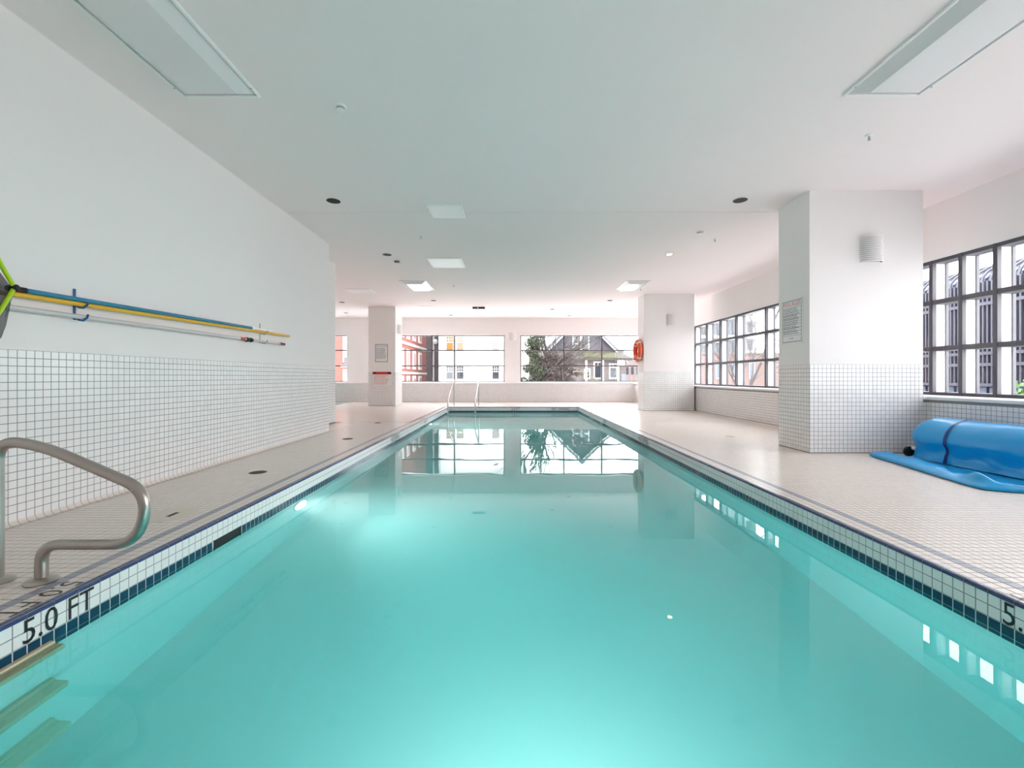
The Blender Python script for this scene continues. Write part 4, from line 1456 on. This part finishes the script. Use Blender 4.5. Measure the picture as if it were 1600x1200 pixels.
root = empty('hedge_shrub', (px(930, 36), 36, -1), 'brown leafless shrub below the porch of gabled house', 'shrub')
foliage('twigs', root, 1800, [((px(x_, 35.5), 35.5, pz(604, 35.5)), (.6, .5, .32)) for x_ in range(880, 985, 12)], .06, 'leaf2')

# street trees seen through the right windows
for k, (bx, by, hh_, lab) in enumerate(((9.6, 18.5, 3.6, 'bare street tree outside the right windows, nearer one'), (19.5, 31.0, 4.2, 'bare street tree outside the right windows, further one'))):
    root = empty('bare_tree', (bx, by, -1), lab, 'tree', 'bare street trees')
    t = MB()
    branch_mesh(t, Vector((bx, by, -1)), Vector((0.05, -.1, 1)), hh_, .075, 5, .66, (3, 4), 0.01, 4, .006)
    obj('trunk', t, 'bark_grey', root)

root = empty('brick_terrace', (17, 34, -1), 'low pinkish brick building seen through the right windows', 'building')
obj('wall', MB().box(px(1080, 34), px(1260, 34), 34, 44, -1, pz(553, 34)), 'brick_pink', root)
obj('coping', MB().box(px(1079, 34), px(1262, 34), 33.9, 44.1, pz(553, 34), pz(551, 34)), 'house_pale', root)
for k in range(4):
    a = 1118 + 26 * k
    wv = obj('window', MB().box(px(a, 34), px(a + 9, 34), 33.93, 34.0, pz(592, 34), pz(566, 34)), 'trimw', root)
    obj('pane', MB().box(px(a + 1, 34), px(a + 8, 34), 33.9, 33.93, pz(590.5, 34), pz(567.5, 34)), 'panel_blue' if k % 2 else 'block_blue', wv)
root = empty('apartment_block', (26, 60, -1), 'pale blue apartment block rising behind the brick building', 'building')
obj('wall', MB().box(px(1080, 60), px(1165, 60), 60, 72, -1, 15), 'block_blue', root)
for r_ in range(4):
    z_ = 3.6 + 2.9 * r_
    obj('balcony', MB().box(px(1080, 60), px(1165, 60), 59, 60, z_ - .35, z_), 'trimw', root)
    for k in range(7):
        obj('window', MB().box(px(1084 + 12 * k, 60), px(1092 + 12 * k, 60), 59.92, 60.0, z_ + .3, z_ + 2.0), 'glass_dark', root)
root = empty('tower_block', (36, 74, -1), 'white balconied tower behind the right window trees', 'building')
obj('wall', MB().box(px(1166, 74), px(1182, 74), 74, 82, -1, 30), 'tower', root)
for r_ in range(9):
    obj('balcony', MB().box(px(1163, 74), px(1178, 74), 73, 74, 1.5 + 2.9 * r_, 2.4 + 2.9 * r_), 'trimw', root)
    obj('window', MB().box(px(1168, 74), px(1176, 74), 73.95, 74.0, 2.6 + 2.9 * r_, 4.1 + 2.9 * r_), 'glass_dark', root)

# slatted curtain wall close to the near right windows
XS = 10.5
root = empty('slatted_facade', (XS, 9.0, -1), 'dark slatted building with arched canopies outside near right windows', 'building')
obj('wall', MB().box(XS + .25, XS + 3, 5.5, 14.5, -1, 3.05), 'screen_glass', root)
for zr in (2.55, 1.45, 1.2, .75):
    obj('transom', MB().box(XS - .02, XS + .12, 5.5, 14.5, zr - .035, zr + .035), 'screen', root)
n = 100
for i in range(n):
    y_ = 5.55 + i * .09
    obj('slat', MB().box(XS, XS + .09, y_, y_ + .034, .78, 3.05), 'screen', root)
for i in range(13):
    y_ = 5.5 + i * .72
    obj('base_panel', MB().bbox(XS + .1, XS + .25, y_, y_ + .66, -1, .70, .01), 'panel_blue', root)
for i in range(50):
    y_ = 5.55 + i * .18
    rib = [(XS + .05 + 1.2 * (1 - math.cos(a)), y_, 3.03 + .55 * math.sin(a)) for a in np.linspace(0, PI / 2, 7)]
    obj('canopy_rib', MB().tube(rib, .028, 6), 'screen', root)
cv = [[(XS + .09 + 1.2 * (1 - math.cos(a)), y_, 3.0 + .53 * math.sin(a)) for a in np.linspace(0, PI / 2, 7)] for y_ in (5.5, 14.5)]
obj('canopy', MB().grid(cv), 'screen_glass', root)
root = empty('garden_plant', (7.0, 5.95, -1), 'green leafy plant low outside the near right window', 'plant')
foliage('leaves', root, 500, [((6.75 + .12 * k, 5.75 + .1 * k, .35 + .12 * (k % 3)), (.22, .22, .3)) for k in range(6)], .06, 'plant')
obj('stem', MB().tube([(7.0, 5.95, -1), (7.0, 5.95, .5)], .02, 6), 'bark', root)
